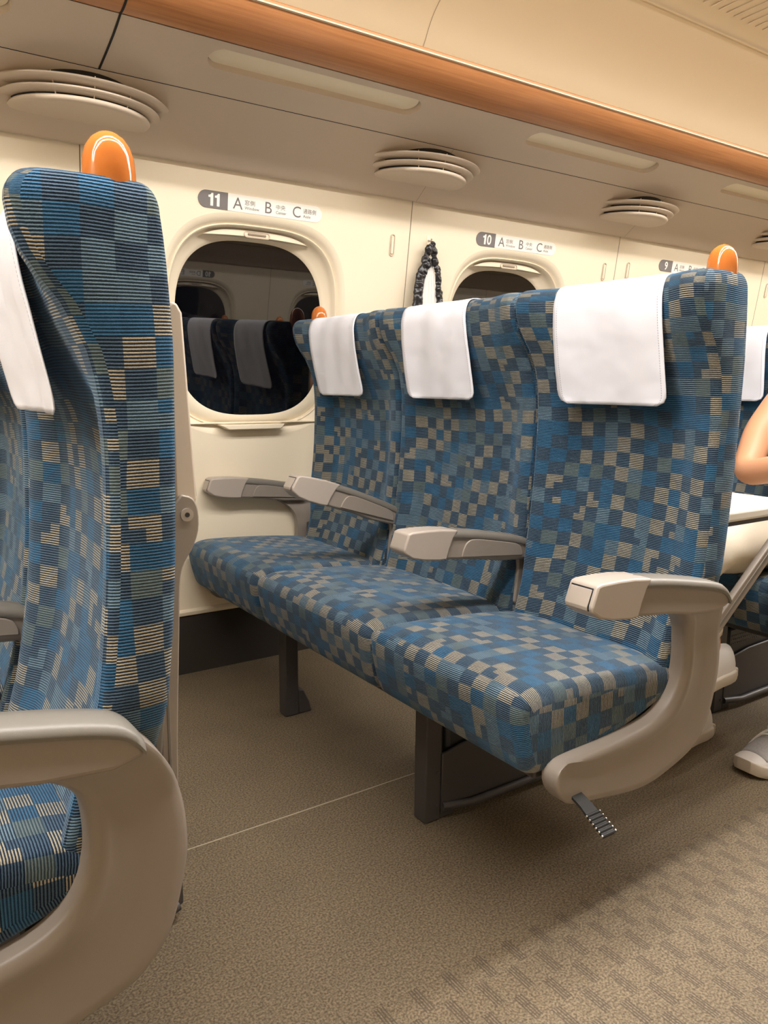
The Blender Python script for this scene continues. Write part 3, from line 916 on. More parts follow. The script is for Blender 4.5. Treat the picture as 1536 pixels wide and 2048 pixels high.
def backrest_mb(y0, y1, tuck=(0.008, 0.008)):
    mb = MB()
    zs = [0.370, 0.374, 0.382, 0.395] + [0.42 + 0.0225 * k for k in range(0, 30)] + [1.080, 1.088, 1.095, 1.102, 1.108, 1.113, 1.117, 1.120, 1.1225, 1.1242, 1.125]
    zs = sorted(set(round(z, 4) for z in zs))
    zs = [z for z in zs]
    W = (y1 - y0) / 2; yc = (y0 + y1) / 2
    rows = []; uvs = []
    def section(z):
        zz = min(z, 1.095)
        fe, fc, rr = interp(FE, zz), interp(FC, zz), interp(RR, zz)
        w = W
        # rounding over the top and the bottom
        k = 0.0
        if z > 1.095:
            k = (z - 1.095) / 0.030
        if z < 0.395:
            k = (0.395 - z) / 0.025 * 0.6
        ins = 0.028 * (1 - math.sqrt(max(0, 1 - k * k)))
        fe += ins; fc += ins * 0.9; rr -= ins * 0.7; w -= ins * 0.35
        P = []
        r = 0.013
        # from rear centre round the right-hand side (low Y) to the front and back
        half = []
        half.append((rr, 0.0))
        half.append((rr, w - 0.05)); half.append((rr, w - 0.012)); half.append((rr - 0.003, w - 0.003)); half.append((rr - 0.009, w))
        sd = rr - 0.009; sf = fe + r
        for t in (0.33, 0.66):
            half.append((sd + (sf - sd) * t, w + 0.002))
        half.append((sf + 0.002, w))
        half.append((sf - 0.001, w - 0.0015))      # seam
        for a in (25, 50, 75):
            half.append((sf - r * math.sin(math.radians(a)), w - 0.0015 - r * (1 - math.cos(math.radians(a)))))
        for f in (0.95, 0.90, 0.84, 0.77, 0.70, 0.62, 0.53, 0.43, 0.32, 0.21, 0.1, 0.0):
            y = f * w
            d = w - y
            b = smoothstep(0.020, 0.105, d)
            x = fe * (1 - b) + fc * b
            # wings of the head section keep further out before falling into the middle
            x += 0.0 if z < 0.97 else 0.0
            half.append((x, y))
        tk = 1 - smoothstep(0.49, 0.595, z)
        right = [(x, yc - y + tuck[0] * tk * (y / W) ** 2, z) for x, y in half]
        left = [(x, yc + y - tuck[1] * tk * (y / W) ** 2, z) for x, y in half[::-1]][1:-1]
        return right + left
    ref = section(0.75)
    u = [0.0]
    for a, b in zip(ref, ref[1:] + ref[:1]):
        u.append(u[-1] + math.dist(a, b))
    prev = None
    v = 0
    for z in zs:
        s_ = section(z)
        rows.append(s_)
        uvs.append(None)
    n = len(ref)
    hN = n // 2
    fl = [0.0]
    for za, zb_ in zip(zs, zs[1:]):
        fl.append(fl[-1] + math.hypot(zb_ - za, interp(FE, min(zb_, 1.095)) - interp(FE, min(za, 1.095))) + (0.012 if zb_ > 1.1 else 0))
    vs = [p for r in rows for p in r]; fs = []; us = []
    for i in range(len(rows) - 1):
        for j in range(n):
            k = (j + 1) % n
            jm = min(j, n - 1 - j)
            q = (i * n + j, i * n + k, (i + 1) * n + k, (i + 1) * n + j)
            fs.append(q)
            if jm < 8:      # rear and side cloth: runs front to back
                w = tuple((vs[a][0] + (0.7 if j < hN else 1.9), vs[a][2]) for a in q)
            else:           # front cloth: runs across
                w = tuple((vs[a][1] + 0.01, fl[a // n] + 0.40) for a in q)
            us.append(w)
    mb.add(vs, fs, us)
    # caps
    for ri in (0, len(rows) - 1):
        mb.add(rows[ri], [tuple(range(n))], [tuple((q_[1] + 3.1, q_[0]) for q_ in rows[ri])])
    return mb

def cushion_mb(y0, y1):
    prof = [(1.230, 0.425), (1.190, 0.434), (1.10, 0.444), (1.00, 0.451), (0.92, 0.455), (0.875, 0.455), (0.850, 0.449), (0.832, 0.436), (0.825, 0.418), (0.826, 0.395), (0.832, 0.365), (0.840, 0.335), (0.850, 0.312), (0.868, 0.302), (0.90, 0.302), (1.0, 0.312), (1.10, 0.330), (1.20, 0.36), (1.235, 0.375)]
    prof = crom(prof, 3)
    n = len(prof)
    cxp = 1.03; czp = 0.385
    nrm = []
    for i in range(n):
        a = prof[(i - 1) % n]; b = prof[(i + 1) % n]
        tx, tz = b[0] - a[0], b[1] - a[1]
        l = math.hypot(tx, tz); nx, nz = -tz / l, tx / l
        # inward
        if (cxp - prof[i][0]) * nx + (czp - prof[i][1]) * nz < 0:
            nx, nz = -nx, -nz
        nrm.append((nx, nz))
    L = [0.0]
    for a, b in zip(prof, prof[1:] + prof[:1]):
        L.append(L[-1] + math.dist(a, b))
    st = [(0.000, 0.022), (0.002, 0.012), (0.007, 0.005), (0.015, 0.0015), (0.030, 0.0)]
    W = y1 - y0
    ys = [(y0 + a, i) for a, i in st] + [(y0 + 0.03 + (W - 0.06) * k / 8, 0.0) for k in range(1, 8)] + [(y1 - a, i) for a, i in st[::-1]]
    rows = []; uvs = []
    for y, ins in ys:
        dip = -0.004 * math.cos((y - y0) / W * 2 * PI)   # slight crown
        row = []
        for p, nn in zip(prof, nrm):
            dz = 0
            if p[1] > 0.42 and p[0] > 0.84:
                tt_ = abs(2 * (y - y0) / W - 1)
                dz = 0.002 - 0.014 * tt_ ** 5 - 0.004 * (1 - tt_ ** 2)
            row.append((p[0] + nn[0] * ins, y, p[1] + nn[1] * ins + dz))
        rows.append(row)
        uvs.append([(y + 0.4, l) for l in L])
    mb = MB()
    mb.grid(rows, closed=True, uvs=uvs)
    for ri in (0, len(rows) - 1):
        r0 = rows[ri]
        mb.add(r0, [tuple(range(n))], [tuple((p[2] + 5, p[0]) for p in r0)])
    return mb

SEATS_ABC = [('C', 0.800, 1.243), ('B', 1.250, 1.758), ('A', 1.765, 2.247)]
CUSH_ABC = [(0.828, 1.262), (1.264, 1.797), (1.799, 2.292)]
COVER_Y = {'C': 1.035, 'B': 1.570, 'A': 2.070}

OPEN = crom([(1.150, 0.545), (1.184, 0.523), (1.204, 0.495), (1.211, 0.455), (1.207, 0.410), (1.180, 0.364), (1.128, 0.340), (1.04, 0.331), (0.945, 0.3285), (0.915, 0.3265)], 4)
OUTL = crom([(0.905, 0.3245), (0.894, 0.3185), (0.886, 0.304), (0.892, 0.280), (0.912, 0.256), (0.935, 0.246), (0.995, 0.236), (1.062, 0.226), (1.129, 0.223), (1.195, 0.237), (1.250, 0.256), (1.275, 0.275), (1.298, 0.308), (1.313, 0.361), (1.320, 0.400), (1.318, 0.450), (1.307, 0.495), (1.285, 0.535), (1.262, 0.563)], 4)
def panel_y(z, out):
    # offset of the outer face: leans out towards the armrest
    return -0.042 * smoothstep(0.47, 0.60, z)

def side_panel(parent, yo, mirror, nm='side_panel'):
    """J-shaped end panel below the aisle armrest; mirror = -1 puts the outer face on the +Y side"""
    mb = MB()
    # build as strip between inner opening curve and outer outline
    n = 60
    def resample(P, m):
        L = [0]
        for a, b in zip(P, P[1:]): L.append(L[-1] + math.dist(a, b))
        out = []
        for i in range(m):
            t = L[-1] * i / (m - 1)
            for k in range(len(P) - 1):
                if L[k + 1] >= t - 1e-9:
                    f = (t - L[k]) / max(1e-9, L[k + 1] - L[k]); break
            out.append(tuple(a + (b - a) * f for a, b in zip(P[k], P[k + 1])))
        return out
    inner = resample(OPEN[::-1], n)
    outer = resample(OUTL, n)
    # cross-section across the strip: (t across, y offset outward)
    T = 0.034
    prof = [(0.0, 0.034), (0.0, 0.012), (0.02, 0.006), (0.07, 0.001), (0.13, -0.0015), (0.20, 0.0), (0.30, 0.0045), (0.55, 0.004), (0.85, 0.0005), (0.95, 0.001), (0.99, 0.004), (1.0, 0.009), (1.0, 0.034)]
    rows = []
    for a, b in zip(inner, outer):
        row = []
        wid = min(1.0, math.dist(a, b) / 0.06)
        for t, d in prof:
            d = d * wid if d < 0.03 else d
            x = a[0] + (b[0] - a[0]) * t; z = a[1] + (b[1] - a[1]) * t
            y = yo + mirror * (d + panel_y(z, 0) * (1.0 if d < 0.03 else 0.6))
            row.append((x, y, z))
        rows.append(row)
    mb.grid(rows, closed=True)
    m = len(prof)
    for o in (0, (n - 1) * m):
        mb.f.append(tuple(o + k for k in range(m)))
    return mb.build(nm, M['grey'], parent, smooth=50)

def armrest(parent, yc, width, recline=0.0, recess=True, inset=(-1, 1), name='armrest'):
    """armrest body with pad and tip cap; yc centre"""
    w = width / 2
    org = (1.235, yc, 0.575)
    top = [(0.985, 0.627), (1.03, 0.6245), (1.09, 0.6165), (1.15, 0.606), (1.20, 0.5965), (1.235, 0.587), (1.252, 0.576), (1.262, 0.563)]
    a = MB()
    body = top + [(1.262, 0.548), (1.23, 0.540), (1.16, 0.545), (1.09, 0.557), (1.00, 0.567), (0.985, 0.568)]
    a.prism_xz(body, yc - w + 0.002, yc + w - 0.002)
    b = a.build(name, M['grey'], parent, bevel=0.006, segs=3, origin=org)
    # pad: slightly overhanging top skin
    p = MB()
    tp = crom(top, 3)
    rows = []
    for x, z in tp:
        rows.append([(x, yc - w - 0.001, z - 0.013), (x, yc - w - 0.0025, z - 0.008), (x, yc - w, z - 0.001), (x, yc - w + 0.006, z + 0.0025), (x, yc, z + 0.004), (x, yc + w - 0.006, z + 0.0025), (x, yc + w, z - 0.001), (x, yc + w + 0.0025, z - 0.008), (x, yc + w + 0.001, z - 0.013)])
    p.grid(rows, closed=True)
    for o in (0, (len(rows) - 1) * 9):
        p.f.append(tuple(o + k for k in range(9)))
    q_ = p.build('armrest_pad', M['greydark'], b, smooth=50, origin=org); q_.location = (0, 0, 0)
    # tip cap
    c = MB()
    cap = [(0.990, 0.633), (0.955, 0.6345), (0.915, 0.6345), (0.905, 0.632), (0.893, 0.600), (0.895, 0.592), (0.915, 0.579), (0.945, 0.572), (0.985, 0.567), (1.005, 0.567), (1.012, 0.590), (1.022, 0.612), (1.034, 0.6275)]
    c.prism_xz(cap, yc - w - 0.0025, yc + w + 0.0025)
    cp = c.build('armrest_tip', M['greylight'], b, bevel=0.0045, segs=3, origin=org); cp.location = (0, 0, 0)
    # recessed face of the tip (table release / ashtray-like cover)
    if recess:
        for nm_, mt_, g, d in (('tip_gap', 'black', 0.0, 0.0), ('tip_face', 'greylight', 0.0022, 0.0012)):
            f = MB()
            f.prism_xz([(0.9030 - d, 0.6280 - g), (0.8925 - d, 0.6000), (0.8938 - d, 0.5935 + g * 0.2), (0.9040, 0.5935 + g * 0.2), (0.9120, 0.6280 - g)], yc - w + 0.0045 + g, yc + w - 0.0030 - g * 0.3)
            fo = f.build(nm_, M[mt_], b, bevel=0.0008, origin=org); fo.location = (0, 0, 0)
    # side inset: a raised sculpted plate on each side
    for s_ in inset:
        y_ = yc + s_ * (w + 0.0002)
        i_ = MB()
        ins = crom([(1.045, 0.568), (1.050, 0.585), (1.062, 0.600), (1.085, 0.603), (1.15, 0.592), (1.205, 0.580), (1.220, 0.566), (1.222, 0.552)], 3)
        i_.prism_xz(ins, y_ - 0.0022, y_ + 0.0022)
        io = i_.build('side_inset', M['grey'], b, bevel=0.0015, origin=org); io.location = (0, 0, 0)
    if recline:
        b.rotation_euler = (0, recline, 0)
    return b

def knob(parent, x, y, z):
    m = MB(); rows = []
    prof = [(0.000, 0.0295), (0.004, 0.0300), (0.020, 0.0300), (0.035, 0.0285), (0.045, 0.0250), (0.053, 0.0190), (0.058, 0.0110), (0.0605, 0.003)]
    # upright rounded handle, flattened front to back
    for h, r in [(-0.03, 0.0285)] + prof:
        rows.append([(x + r * 0.86 * math.cos(2 * PI * k / 40), y + r * 1.0 * math.sin(2 * PI * k / 40) * 0.86, z + h) for k in range(40)])
    m.grid(rows, closed=True)
    m.f.append(tuple(range(len(m.v) - 40, len(m.v))))
    return m.build('grab_knob', M['knob'], parent, smooth=180)

def seat_leg(parent, y, front=True):
    b = MB()
    b.prism_xz([(0.940, 0.0), (0.940, 0.305), (0.982, 0.305), (0.982, 0.0)], y - 0.0, y + 0.042)
    lg = b.build('leg', M['steel'], parent, bevel=0.004)
    f = MB()
    f.prism_xz([(0.981, 0.0), (0.981, 0.072), (1.000, 0.070), (1.018, 0.030), (1.024, 0.0)], y + 0.002, y + 0.040)
    f.build('foot', M['steel'], lg, bevel=0.004)
    for z in (0.035, 0.11):
        bo = MB(); bo.tube([(0.972, y + 0.002, z), (0.972, y - 0.003, z)], 0.004, 10)
        bo.build('bolt', M['steel'], lg)
    return lg

def build_bench(name, label, seats, cush, x_off, aisle_side, arms, legs_y, tray, recline=None, raised=None, group=None, y_aisle=0.80):
    """aisle_side +1: the aisle is at the low-Y end"""
    t = thing(name, label, 'seat', (x_off + 1.05, (seats[0][1] + seats[-1][2]) / 2, 0), group)
    W = t.location.copy()
    holder = bpy.data.objects.new('tmp', None)
    parts = []
    def fin(o):
        o.parent = t
        o.location = Vector(o.location) + Vector((x_off, 0, 0)) - W
        return o
    def lean(o):
        # trays hang on the backrests and lean back with them
        if recline:
            r_ = Matrix.Rotation(recline, 3, 'Y')
            pv = Vector((PIV[0], 0, PIV[2]))
            o.location = pv + r_ @ (Vector(o.location) - pv)
            o.rotation_euler = (0, recline, 0)
        return fin(o)
    for nm, y0, y1 in seats:
        b = backrest_mb(y0, y1, (0.036 if (nm == seats[0][0]) else 0.008, 0.036 if (nm == seats[-1][0]) else 0.008)).build('backrest', M['fabric'], None, smooth=60, origin=(PIV[0], (y0 + y1) / 2, PIV[2]))
        if recline: b.rotation_euler = (0, recline, 0)
        sh = MB()
        sh.prism_xz([(1.298, 0.44), (1.322, 0.66), (1.3300, 0.80), (1.3290, 1.00), (1.318, 1.00), (1.306, 0.80), (1.290, 0.44)], y0 + 0.035, y1 - 0.035)
        s_ = sh.build('back_shell', M['greydark'], b, bevel=0.004, origin=(PIV[0], (y0 + y1) / 2, PIV[2])); s_.location = (0, 0, 0)
        fin(b)
    for y0, y1 in cush:
        fin(cushion_mb(y0, y1).build('seat_cushion', M['fabric'], None, smooth=60, origin=(1.03, (y0 + y1) / 2, 0.38)))
    ya, yb = cush[0][0], cush[-1][1]
    if ya > cush[-1][0]: ya, yb = cush[-1][0], cush[0][1]
    lo = min(c[0] for c in cush); hi = max(c[1] for c in cush)
    fr = MB()
    fr.box(0.885, 0.91, lo + 0.02, hi - 0.02, 0.284, 0.306)
    fr.box(0.960, 1.030, lo + 0.02, hi - 0.02, 0.262, 0.316)
    fr.box(1.150, 1.215, lo + 0.02, hi - 0.02, 0.300, 0.345)
    fr.box(1.235, 1.275, lo + 0.02, hi - 0.02, 0.36, 0.47)
    fin(fr.build('seat_frame', M['steel'], None, bevel=0.004, origin=(1.05, (lo + hi) / 2, 0.29)))
    for (yc, w, rec, kind) in arms:
        a = armrest(None, yc, w, recline=rec, recess=not (yc == arms[1][0]), inset=(-1, 1) if kind == 'post' else ((1,) if yc < (lo + hi) / 2 else (-1,)))
        a.location = (1.235, yc, 0.575)
        fin(a)
        if kind == 'post':
            pm = MB()
            pm.prism_xz([(1.222, 0.580), (1.226, 0.52), (1.218, 0.44), (1.255, 0.40), (1.285, 0.50), (1.275, 0.560), (1.25, 0.585)], yc - 0.010, yc + 0.010)
            fin(pm.build('armrest_post', M['grey'], None, bevel=0.004, origin=(1.24, yc, 0.5)))
    ends = [(lo - 0.0285, 1), (hi + 0.028, -1)]
    for yo, mir in ends:
        sp = side_panel(None, yo, mir)
        fin(sp)
    for kx, ky in ((1.270, lo + 0.001), (1.270, hi - 0.050)):
        fin(knob(None, 1.272, ky, 1.112))
    for ly in legs_y:
        fin(seat_leg(None, ly))
    # foot pedal under the aisle cushion
    px = (lo + 0.0) if aisle_side > 0 else hi
    pd = MB()
    ye = lo - 0.028 if aisle_side > 0 else hi + 0.028
    dy = -1 if aisle_side > 0 else 1
    pth = [(0.936, 0.030, 0.272, 0.012), (0.936, 0.005, 0.262, 0.012), (0.936, -0.020, 0.252, 0.0125), (0.934, -0.036, 0.245, 0.0135), (0.931, -0.072, 0.229, 0.0135)]
    rows = []
    for x, d_, z, w_ in pth:
        y = ye - dy * d_
        rows.append([(x - w_, y, z), (x + w_, y, z), (x + w_, y, z + 0.005), (x - w_, y, z + 0.005)])
    pd.grid(rows, closed=True); m4 = len(pd.v)
    pd.f.append((0, 1, 2, 3)); pd.f.append((m4 - 4, m4 - 3, m4 - 2, m4 - 1))
    pdo = pd.build('pedal', M['gap'], None, smooth=30)
    for k in range(6):
        f = k / 5.0
        y = ye + dy * (0.037 + 0.035 * f); z = 0.2455 - 0.0155 * f + 0.004; x = 0.934 - 0.003 * f
        rr = MB(); rr.tube([(x - 0.0145, y, z), (x + 0.0145, y, z)], 0.0026, 8)
        rr.build('pedal_rib', M['gap'], pdo)
        for s_ in (-1, 1):
            ed = MB(); ed.tube([(x + s_ * 0.0142, y, z), (x + s_ * 0.0165, y, z)], 0.0021, 8)
            ed.build('pedal_edge', M['chrome'], pdo)
    fin(pdo)
    # side box and tube between the legs
    yb0 = legs_y[0] - 0.005
    bx = MB()
    out = [(0.983, 0.012), (0.983, 0.150), (1.03, 0.160), (1.10, 0.170), (1.30, 0.175), (1.45, 0.175), (1.45, 0.03), (1.40, 0.012)]
    bx.prism_xz(out, yb0 + 0.004, yb0 + 0.012)
    boxo = bx.build('side_cover', M['steel'], None, bevel=0.003, origin=(1.2, yb0, 0.1))
    tb = MB(); tb.tube([(0.985, yb0 + 0.004, 0.030), (1.06, yb0 - 0.006, 0.022), (1.20, yb0 - 0.006, 0.022), (1.40, yb0 - 0.006, 0.022), (1.44, yb0 + 0.004, 0.03)], 0.009, 20)
    tbo = tb.build('tube', M['steel'], boxo, origin=(1.2, yb0, 0.1)); tbo.location = (0, 0, 0)
    fin(boxo)
    ab = MB(); ab.box(1.00, 1.42, yb0 + 0.014, yb0 + 0.040, 0.012, 0.245)
    abo = ab.build('equipment_box', M['black'], None, bevel=0.012, origin=(1.2, yb0 + 0.15, 0.1))
    for r_ in range(3):
        pf = MB()
        for c_ in range(14):
            pf.box(1.020 + c_ * 0.010, 1.0235 + c_ * 0.010, yb0 + 0.0125, yb0 + 0.0150, 0.190 + r_ * 0.012, 0.193 + r_ * 0.012)
        po = pf.build('vent_holes', M['greydark'], abo, smooth=0, origin=(1.2, yb0 + 0.15, 0.1)); po.location = (0, 0, 0)
    fin(abo)
    # trays
    for ((nm, y0, y1), state) in zip(seats, tray):
        yc = (y0 + y1) / 2
        tw = 0.178
        if state == 'up':
            tt = MB()
            o_ = [(1.3330, 0.795), (1.3330, 1.010), (1.337, 1.016), (1.343, 1.014), (1.3485, 1.004), (1.359, 0.798), (1.355, 0.792)]
            tt.prism_xz(o_, y0 + 0.045, y1 - 0.045)
            tr = tt.build('tray_table', M['table'], None, bevel=0.003, segs=3, origin=(1.34, yc, 0.8))
            bk = MB()
            bk.prism_xz([(1.349, 1.004), (1.3505, 0.99), (1.3640, 0.800), (1.362, 0.792), (1.355, 0.80)], y0 + 0.06, y1 - 0.06)
            bo = bk.build('tray_underside', M['grey'], tr, bevel=0.002, origin=(1.34, yc, 0.8)); bo.location = (0, 0, 0)
            lean(tr)
            for s_, yy in ((-1, y0 + 0.048), (1, y1 - 0.048)):
                am = MB()
                ol = crom([(1.339, 0.805), (1.352, 0.800), (1.3580, 0.785), (1.3575, 0.762), (1.350, 0.742), (1.346, 0.736), (1.338, 0.722), (1.334, 0.700), (1.331, 0.640), (1.325, 0.520), (1.322, 0.425), (1.312, 0.412), (1.302, 0.425), (1.308, 0.56), (1.314, 0.66), (1.318, 0.72), (1.324, 0.77), (1.330, 0.795)], 3)
                am.prism_xz(ol, yy - 0.008, yy + 0.008)
                ao = am.build('tray_arm', M['grey'], None, bevel=0.002, origin=(1.32, yy, 0.6))
                sc_ = MB(); yf = yy - 0.009 if s_ < 0 else yy + 0.009
                sc_.tube([(1.344, yf - 0.001, 0.782), (1.344, yf + 0.001, 0.782)], 0.0075, 20)
                so = sc_.build('screw', M['greylight'], ao, origin=(1.32, yy, 0.6)); so.location = (0, 0, 0)
                s2 = MB(); s2.tube([(1.344, yf - 0.0016, 0.782), (1.344, yf + 0.0016, 0.782)], 0.0028, 12)
                s3 = s2.build('screw_socket', M['black'], ao, origin=(1.32, yy, 0.6)); s3.location = (0, 0, 0)
                gr = MB(); gr.box(1.3125, 1.3165, yy - 0.0088, yy + 0.0088, 0.44, 0.655)
                go = gr.build('arm_groove', M['greydark'], ao, bevel=0.001, origin=(1.32, yy, 0.6)); go.location = (0, 0, 0)
                lean(ao)
        elif state == 'down':
            tt = MB(); tt.box(1.375, 1.665, y0 + 0.05, y1 - 0.05, 0.668, 0.690)
            tr = tt.build('tray_table', M['tabletop'], None, bevel=0.006, segs=3, origin=(1.52, yc, 0.68))
            uu = MB(); uu.box(1.385, 1.655, y0 + 0.056, y1 - 0.056, 0.659, 0.668)
            uo = uu.build('tray_underside', M['steel'], tr, bevel=0.002, origin=(1.52, yc, 0.68)); uo.location = (0, 0, 0)
            fin(tr)
            for yy in (y0 + 0.050, y1 - 0.050):
                am = MB()
                am.prism_xz([(1.305, 0.410), (1.318, 0.400), (1.615, 0.640), (1.617, 0.655), (1.607, 0.664), (1.595, 0.660), (1.300, 0.425)], yy - 0.007, yy + 0.007)
                ao = am.build('tray_arm', M['grey'], None, bevel=0.002, origin=(1.45, yy, 0.53))
                gr = MB(); gr.prism_xz([(1.330, 0.433), (1.335, 0.427), (1.585, 0.630), (1.580, 0.637)], yy - 0.0078, yy + 0.0078)
                go = gr.build('arm_groove', M['greydark'], ao, bevel=0.001, origin=(1.45, yy, 0.53)); go.location = (0, 0, 0)
                fin(ao)
    bpy.data.objects.remove(holder)
    return t

# head covers -------------------------------------------------------
cover_mesh = {}
def head_cover(yc, x_off, label, recline=0.0, seed=0, group='white head covers on the seats', width=0.250):
    path = [(1.328, 1.02), (1.3250, 1.06), (1.3190, 1.095), (1.3155, 1.107), (1.3100, 1.1175), (1.2980, 1.1260), (1.270, 1.1266), (1.240, 1.1268), (1.222, 1.1262), (1.210, 1.1215), (1.2030, 1.1140), (1.1985, 1.103), (1.1955, 1.085), (1.197, 1.06), (1.201, 1.03), (1.207, 1.00), (1.214, 0.965), (1.222, 0.93), (1.230, 0.893)]
    P = crom(path, 4)
    L = [0.0]
    for a, b in zip(P, P[1:]): L.append(L[-1] + math.dist(a, b))
    rnd = random.Random(seed)
    ph = [rnd.uniform(0, 6.28) for _ in range(4)]
    mb = MB(); rows = []; uvs = []
    nx = 24
    tot = L[-1]
    for p, l in zip(P, L):
        row = []; uv = []
        # round the two lower corners
        d = tot - l
        r = 0.022
        half = width / 2
        if d < r:
            half -= r - math.sqrt(max(0, r * r - (r - d) ** 2))
        flare = 0.006 * smoothstep(0.15, tot, l)
        for j in range(nx + 1):
            f = -1 + 2 * j / nx
            y = f * (half + flare)
            fr = smoothstep(0.10, 0.2, l)
            wv = 0.0020 * math.sin(f * 4.2 + ph[0] + l * 9) * fr + 0.0016 * math.sin(f * 9 + ph[1] - l * 17) * fr
            wv += 0.004 * fr * (abs(f) ** 3)
            row.append((p[0] - wv - 0.0012, yc + y, p[1]))
            uv.append((f * width / 2, l))
        rows.append(row); uvs.append(uv)
    mb.grid(rows, uvs=uvs)
    o = mb.build('head_cover', M['cover'], None, smooth=180, solid=0.0016, origin=(PIV[0], yc, PIV[2]))
    o.location.x += x_off
    if recline: o.rotation_euler = (0, recline, 0)
    tag(o, label, 'head cover', group)
    return o

# bench in the middle of the picture
ARM3 = [(0.7815, 0.052, 0, 'end'), (1.262, 0.048, 0, 'post'), (1.762, 0.048, 0, 'post'), (2.300, 0.044, 0, 'end')]
ARM3R = [(0.7815, 0.052, 0, 'end'), (1.262, 0.048, 0, 'post'), (1.762, 0.048, math.radians(11.5), 'post'), (2.300, 0.044, 0, 'end')]
build_bench('three_seat_bench', 'three-seat bench in blue check fabric, whole in the middle, one armrest part raised', SEATS_ABC, CUSH_ABC, 0.0, 1, ARM3R, (1.211, 1.857), ('down', 'up', 'up'), group='three-seat benches')
build_bench('three_seat_bench', 'nearest three-seat bench cut off by the left edge, tray folded on its back', SEATS_ABC, CUSH_ABC, -1.04, 1, ARM3, (1.211, 1.857), ('up', 'up', 'up'), group='three-seat benches')
build_bench('three_seat_bench', 'reclined three-seat bench behind the middle one, with a passenger in cream trousers', SEATS_ABC, CUSH_ABC, 1.04, 1, ARM3, (1.211, 1.857), ('up', 'up', 'up'), recline=math.radians(9), group='three-seat benches')
head_cover(1.016, 0, 'largest white head cover, on the aisle seat of the middle bench', seed=1)
head_cover(1.548, 0, 'white head cover on the centre seat of the middle bench', seed=2)
head_cover(2.030, 0, 'smallest white head cover, on the window seat of the middle bench', seed=3)
head_cover(1.020, -1.04, 'white head cover cut off by the left edge, on the nearest bench', seed=4)
head_cover(1.548, -1.04, 'white head cover on the centre seat of the nearest bench, outside the left edge', seed=5)
rc = math.radians(9)
head_cover(1.016, 1.04, 'white head cover behind the passenger on the rearmost bench aisle seat', rc, 6)
head_cover(1.480, 1.04, 'white head cover at the right edge, on the bench behind the middle one', rc, 7)
head_cover(2.030, 1.04, 'white head cover on the window seat of the bench behind the middle one', rc, 8)

# two-seat benches across the aisle, seen mirrored in the dark window
DEs = [('D', -0.345, 0.105), ('E', -0.845, -0.353)]
DEs = [('E', -0.845, -0.353), ('D', -0.345, 0.105)]
CUSH_DE = [(-0.845, -0.352), (-0.350, 0.090)]
ARM2 = [(-0.868, 0.044, 0, 'end'), (-0.350, 0.048, 0, 'post'), (0.135, 0.052, 0, 'end')]
for k, lab in ((1, 'two-seat bench across the aisle, seen only as a reflection in the window'), (2, 'two-seat bench one row further, across the aisle from the passenger')):
    build_bench('two_seat_bench', lab, DEs, CUSH_DE, 1.04 * k, -1, ARM2, (-0.75, 0.0), ('up', 'up'), group='two-seat benches')
    head_cover(-0.12, 1.04 * k, 'white head cover on the aisle seat of the %s two-seat bench' % ('reflected' if k == 1 else 'further'), seed=20 + k)
    head_cover(-0.60, 1.04 * k, 'white head cover on the window seat of the %s two-seat bench' % ('reflected' if k == 1 else 'further'), seed=30 + k)

# ------------------------------------------------------------------ passenger behind the middle bench
def skin_object(name, verts, edges, radii, mat, parent=None, sub=2, origin=None):
    me = bpy.data.meshes.new(name)
    if origin:
        verts = [tuple(Vector(v) - Vector(origin)) for v in verts]
    me.from_pydata(verts, edges, [])
    o = bpy.data.objects.new(name, me); COL.objects.link(o)
    if origin: o.location = origin
    if parent: o.parent = parent
    me.materials.append(mat)
    md = o.modifiers.new('skin', 'SKIN'); md.use_smooth_shade = True
    sv = me.skin_vertices[0].data
    for i, r in enumerate(radii):
        sv[i].radius = (r, r) if isinstance(r, (int, float)) else r
        sv[i].use_root = (i == 0)
    md = o.modifiers.new('sub', 'SUBSURF'); md.levels = sub; md.render_levels = sub
    return o

V = {}
def chainv(names, pts):
    for n, p in zip(names, pts):
        V[n] = p
body_pts = [
    ('pelvis', (2.205, 1.03, 0.545), 0.120), ('belly', (2.215, 1.03, 0.66), 0.112), ('chest', (2.225, 1.03, 0.82), 0.125), ('neckb', (2.215, 1.03, 0.96), 0.070),
    ('neck', (2.195, 1.03, 1.04), 0.044), ('jaw', (2.160, 1.03, 1.105), 0.056), ('head', (2.175, 1.03, 1.18), 0.082), ('crown', (2.185, 1.03, 1.245), 0.06),
    ('sR', (2.195, 1.175, 0.93), 0.058), ('eR1', (2.03, 1.175, 0.81), 0.043), ('eR', (1.895, 1.125, 0.708), 0.037), ('fR', (1.87, 1.02, 0.735), 0.036), ('wR', (1.855, 0.93, 0.76), 0.025), ('hR', (1.850, 0.885, 0.775), 0.028),
    ('sL', (2.195, 0.885, 0.93), 0.052), ('eL', (2.08, 0.825, 0.70), 0.043), ('fL', (1.99, 0.85, 0.73), 0.036), ('wL', (1.89, 0.875, 0.76), 0.025), ('hL', (1.86, 0.88, 0.785), 0.026),
    ('hipR', (2.17, 1.10, 0.535), 0.090), ('thR', (1.98, 1.115, 0.535), 0.078), ('kR', (1.665, 1.110, 0.530), 0.060), ('shR', (1.665, 1.10, 0.42), 0.048), ('anR', (1.735, 1.085, 0.290), 0.034), ('ftR', (1.68, 1.085, 0.240), 0.030),
    ('hipL', (2.17, 0.955, 0.535), 0.090), ('thL', (1.98, 0.935, 0.540), 0.078), ('kL', (1.79, 0.92, 0.54), 0.060), ('shL', (1.86, 0.93, 0.34), 0.052), ('anL', (1.93, 0.945, 0.12), 0.036), ('ftL', (1.83, 0.945, 0.065), 0.033)]
idx = {n: i for i, (n, p, r) in enumerate(body_pts)}
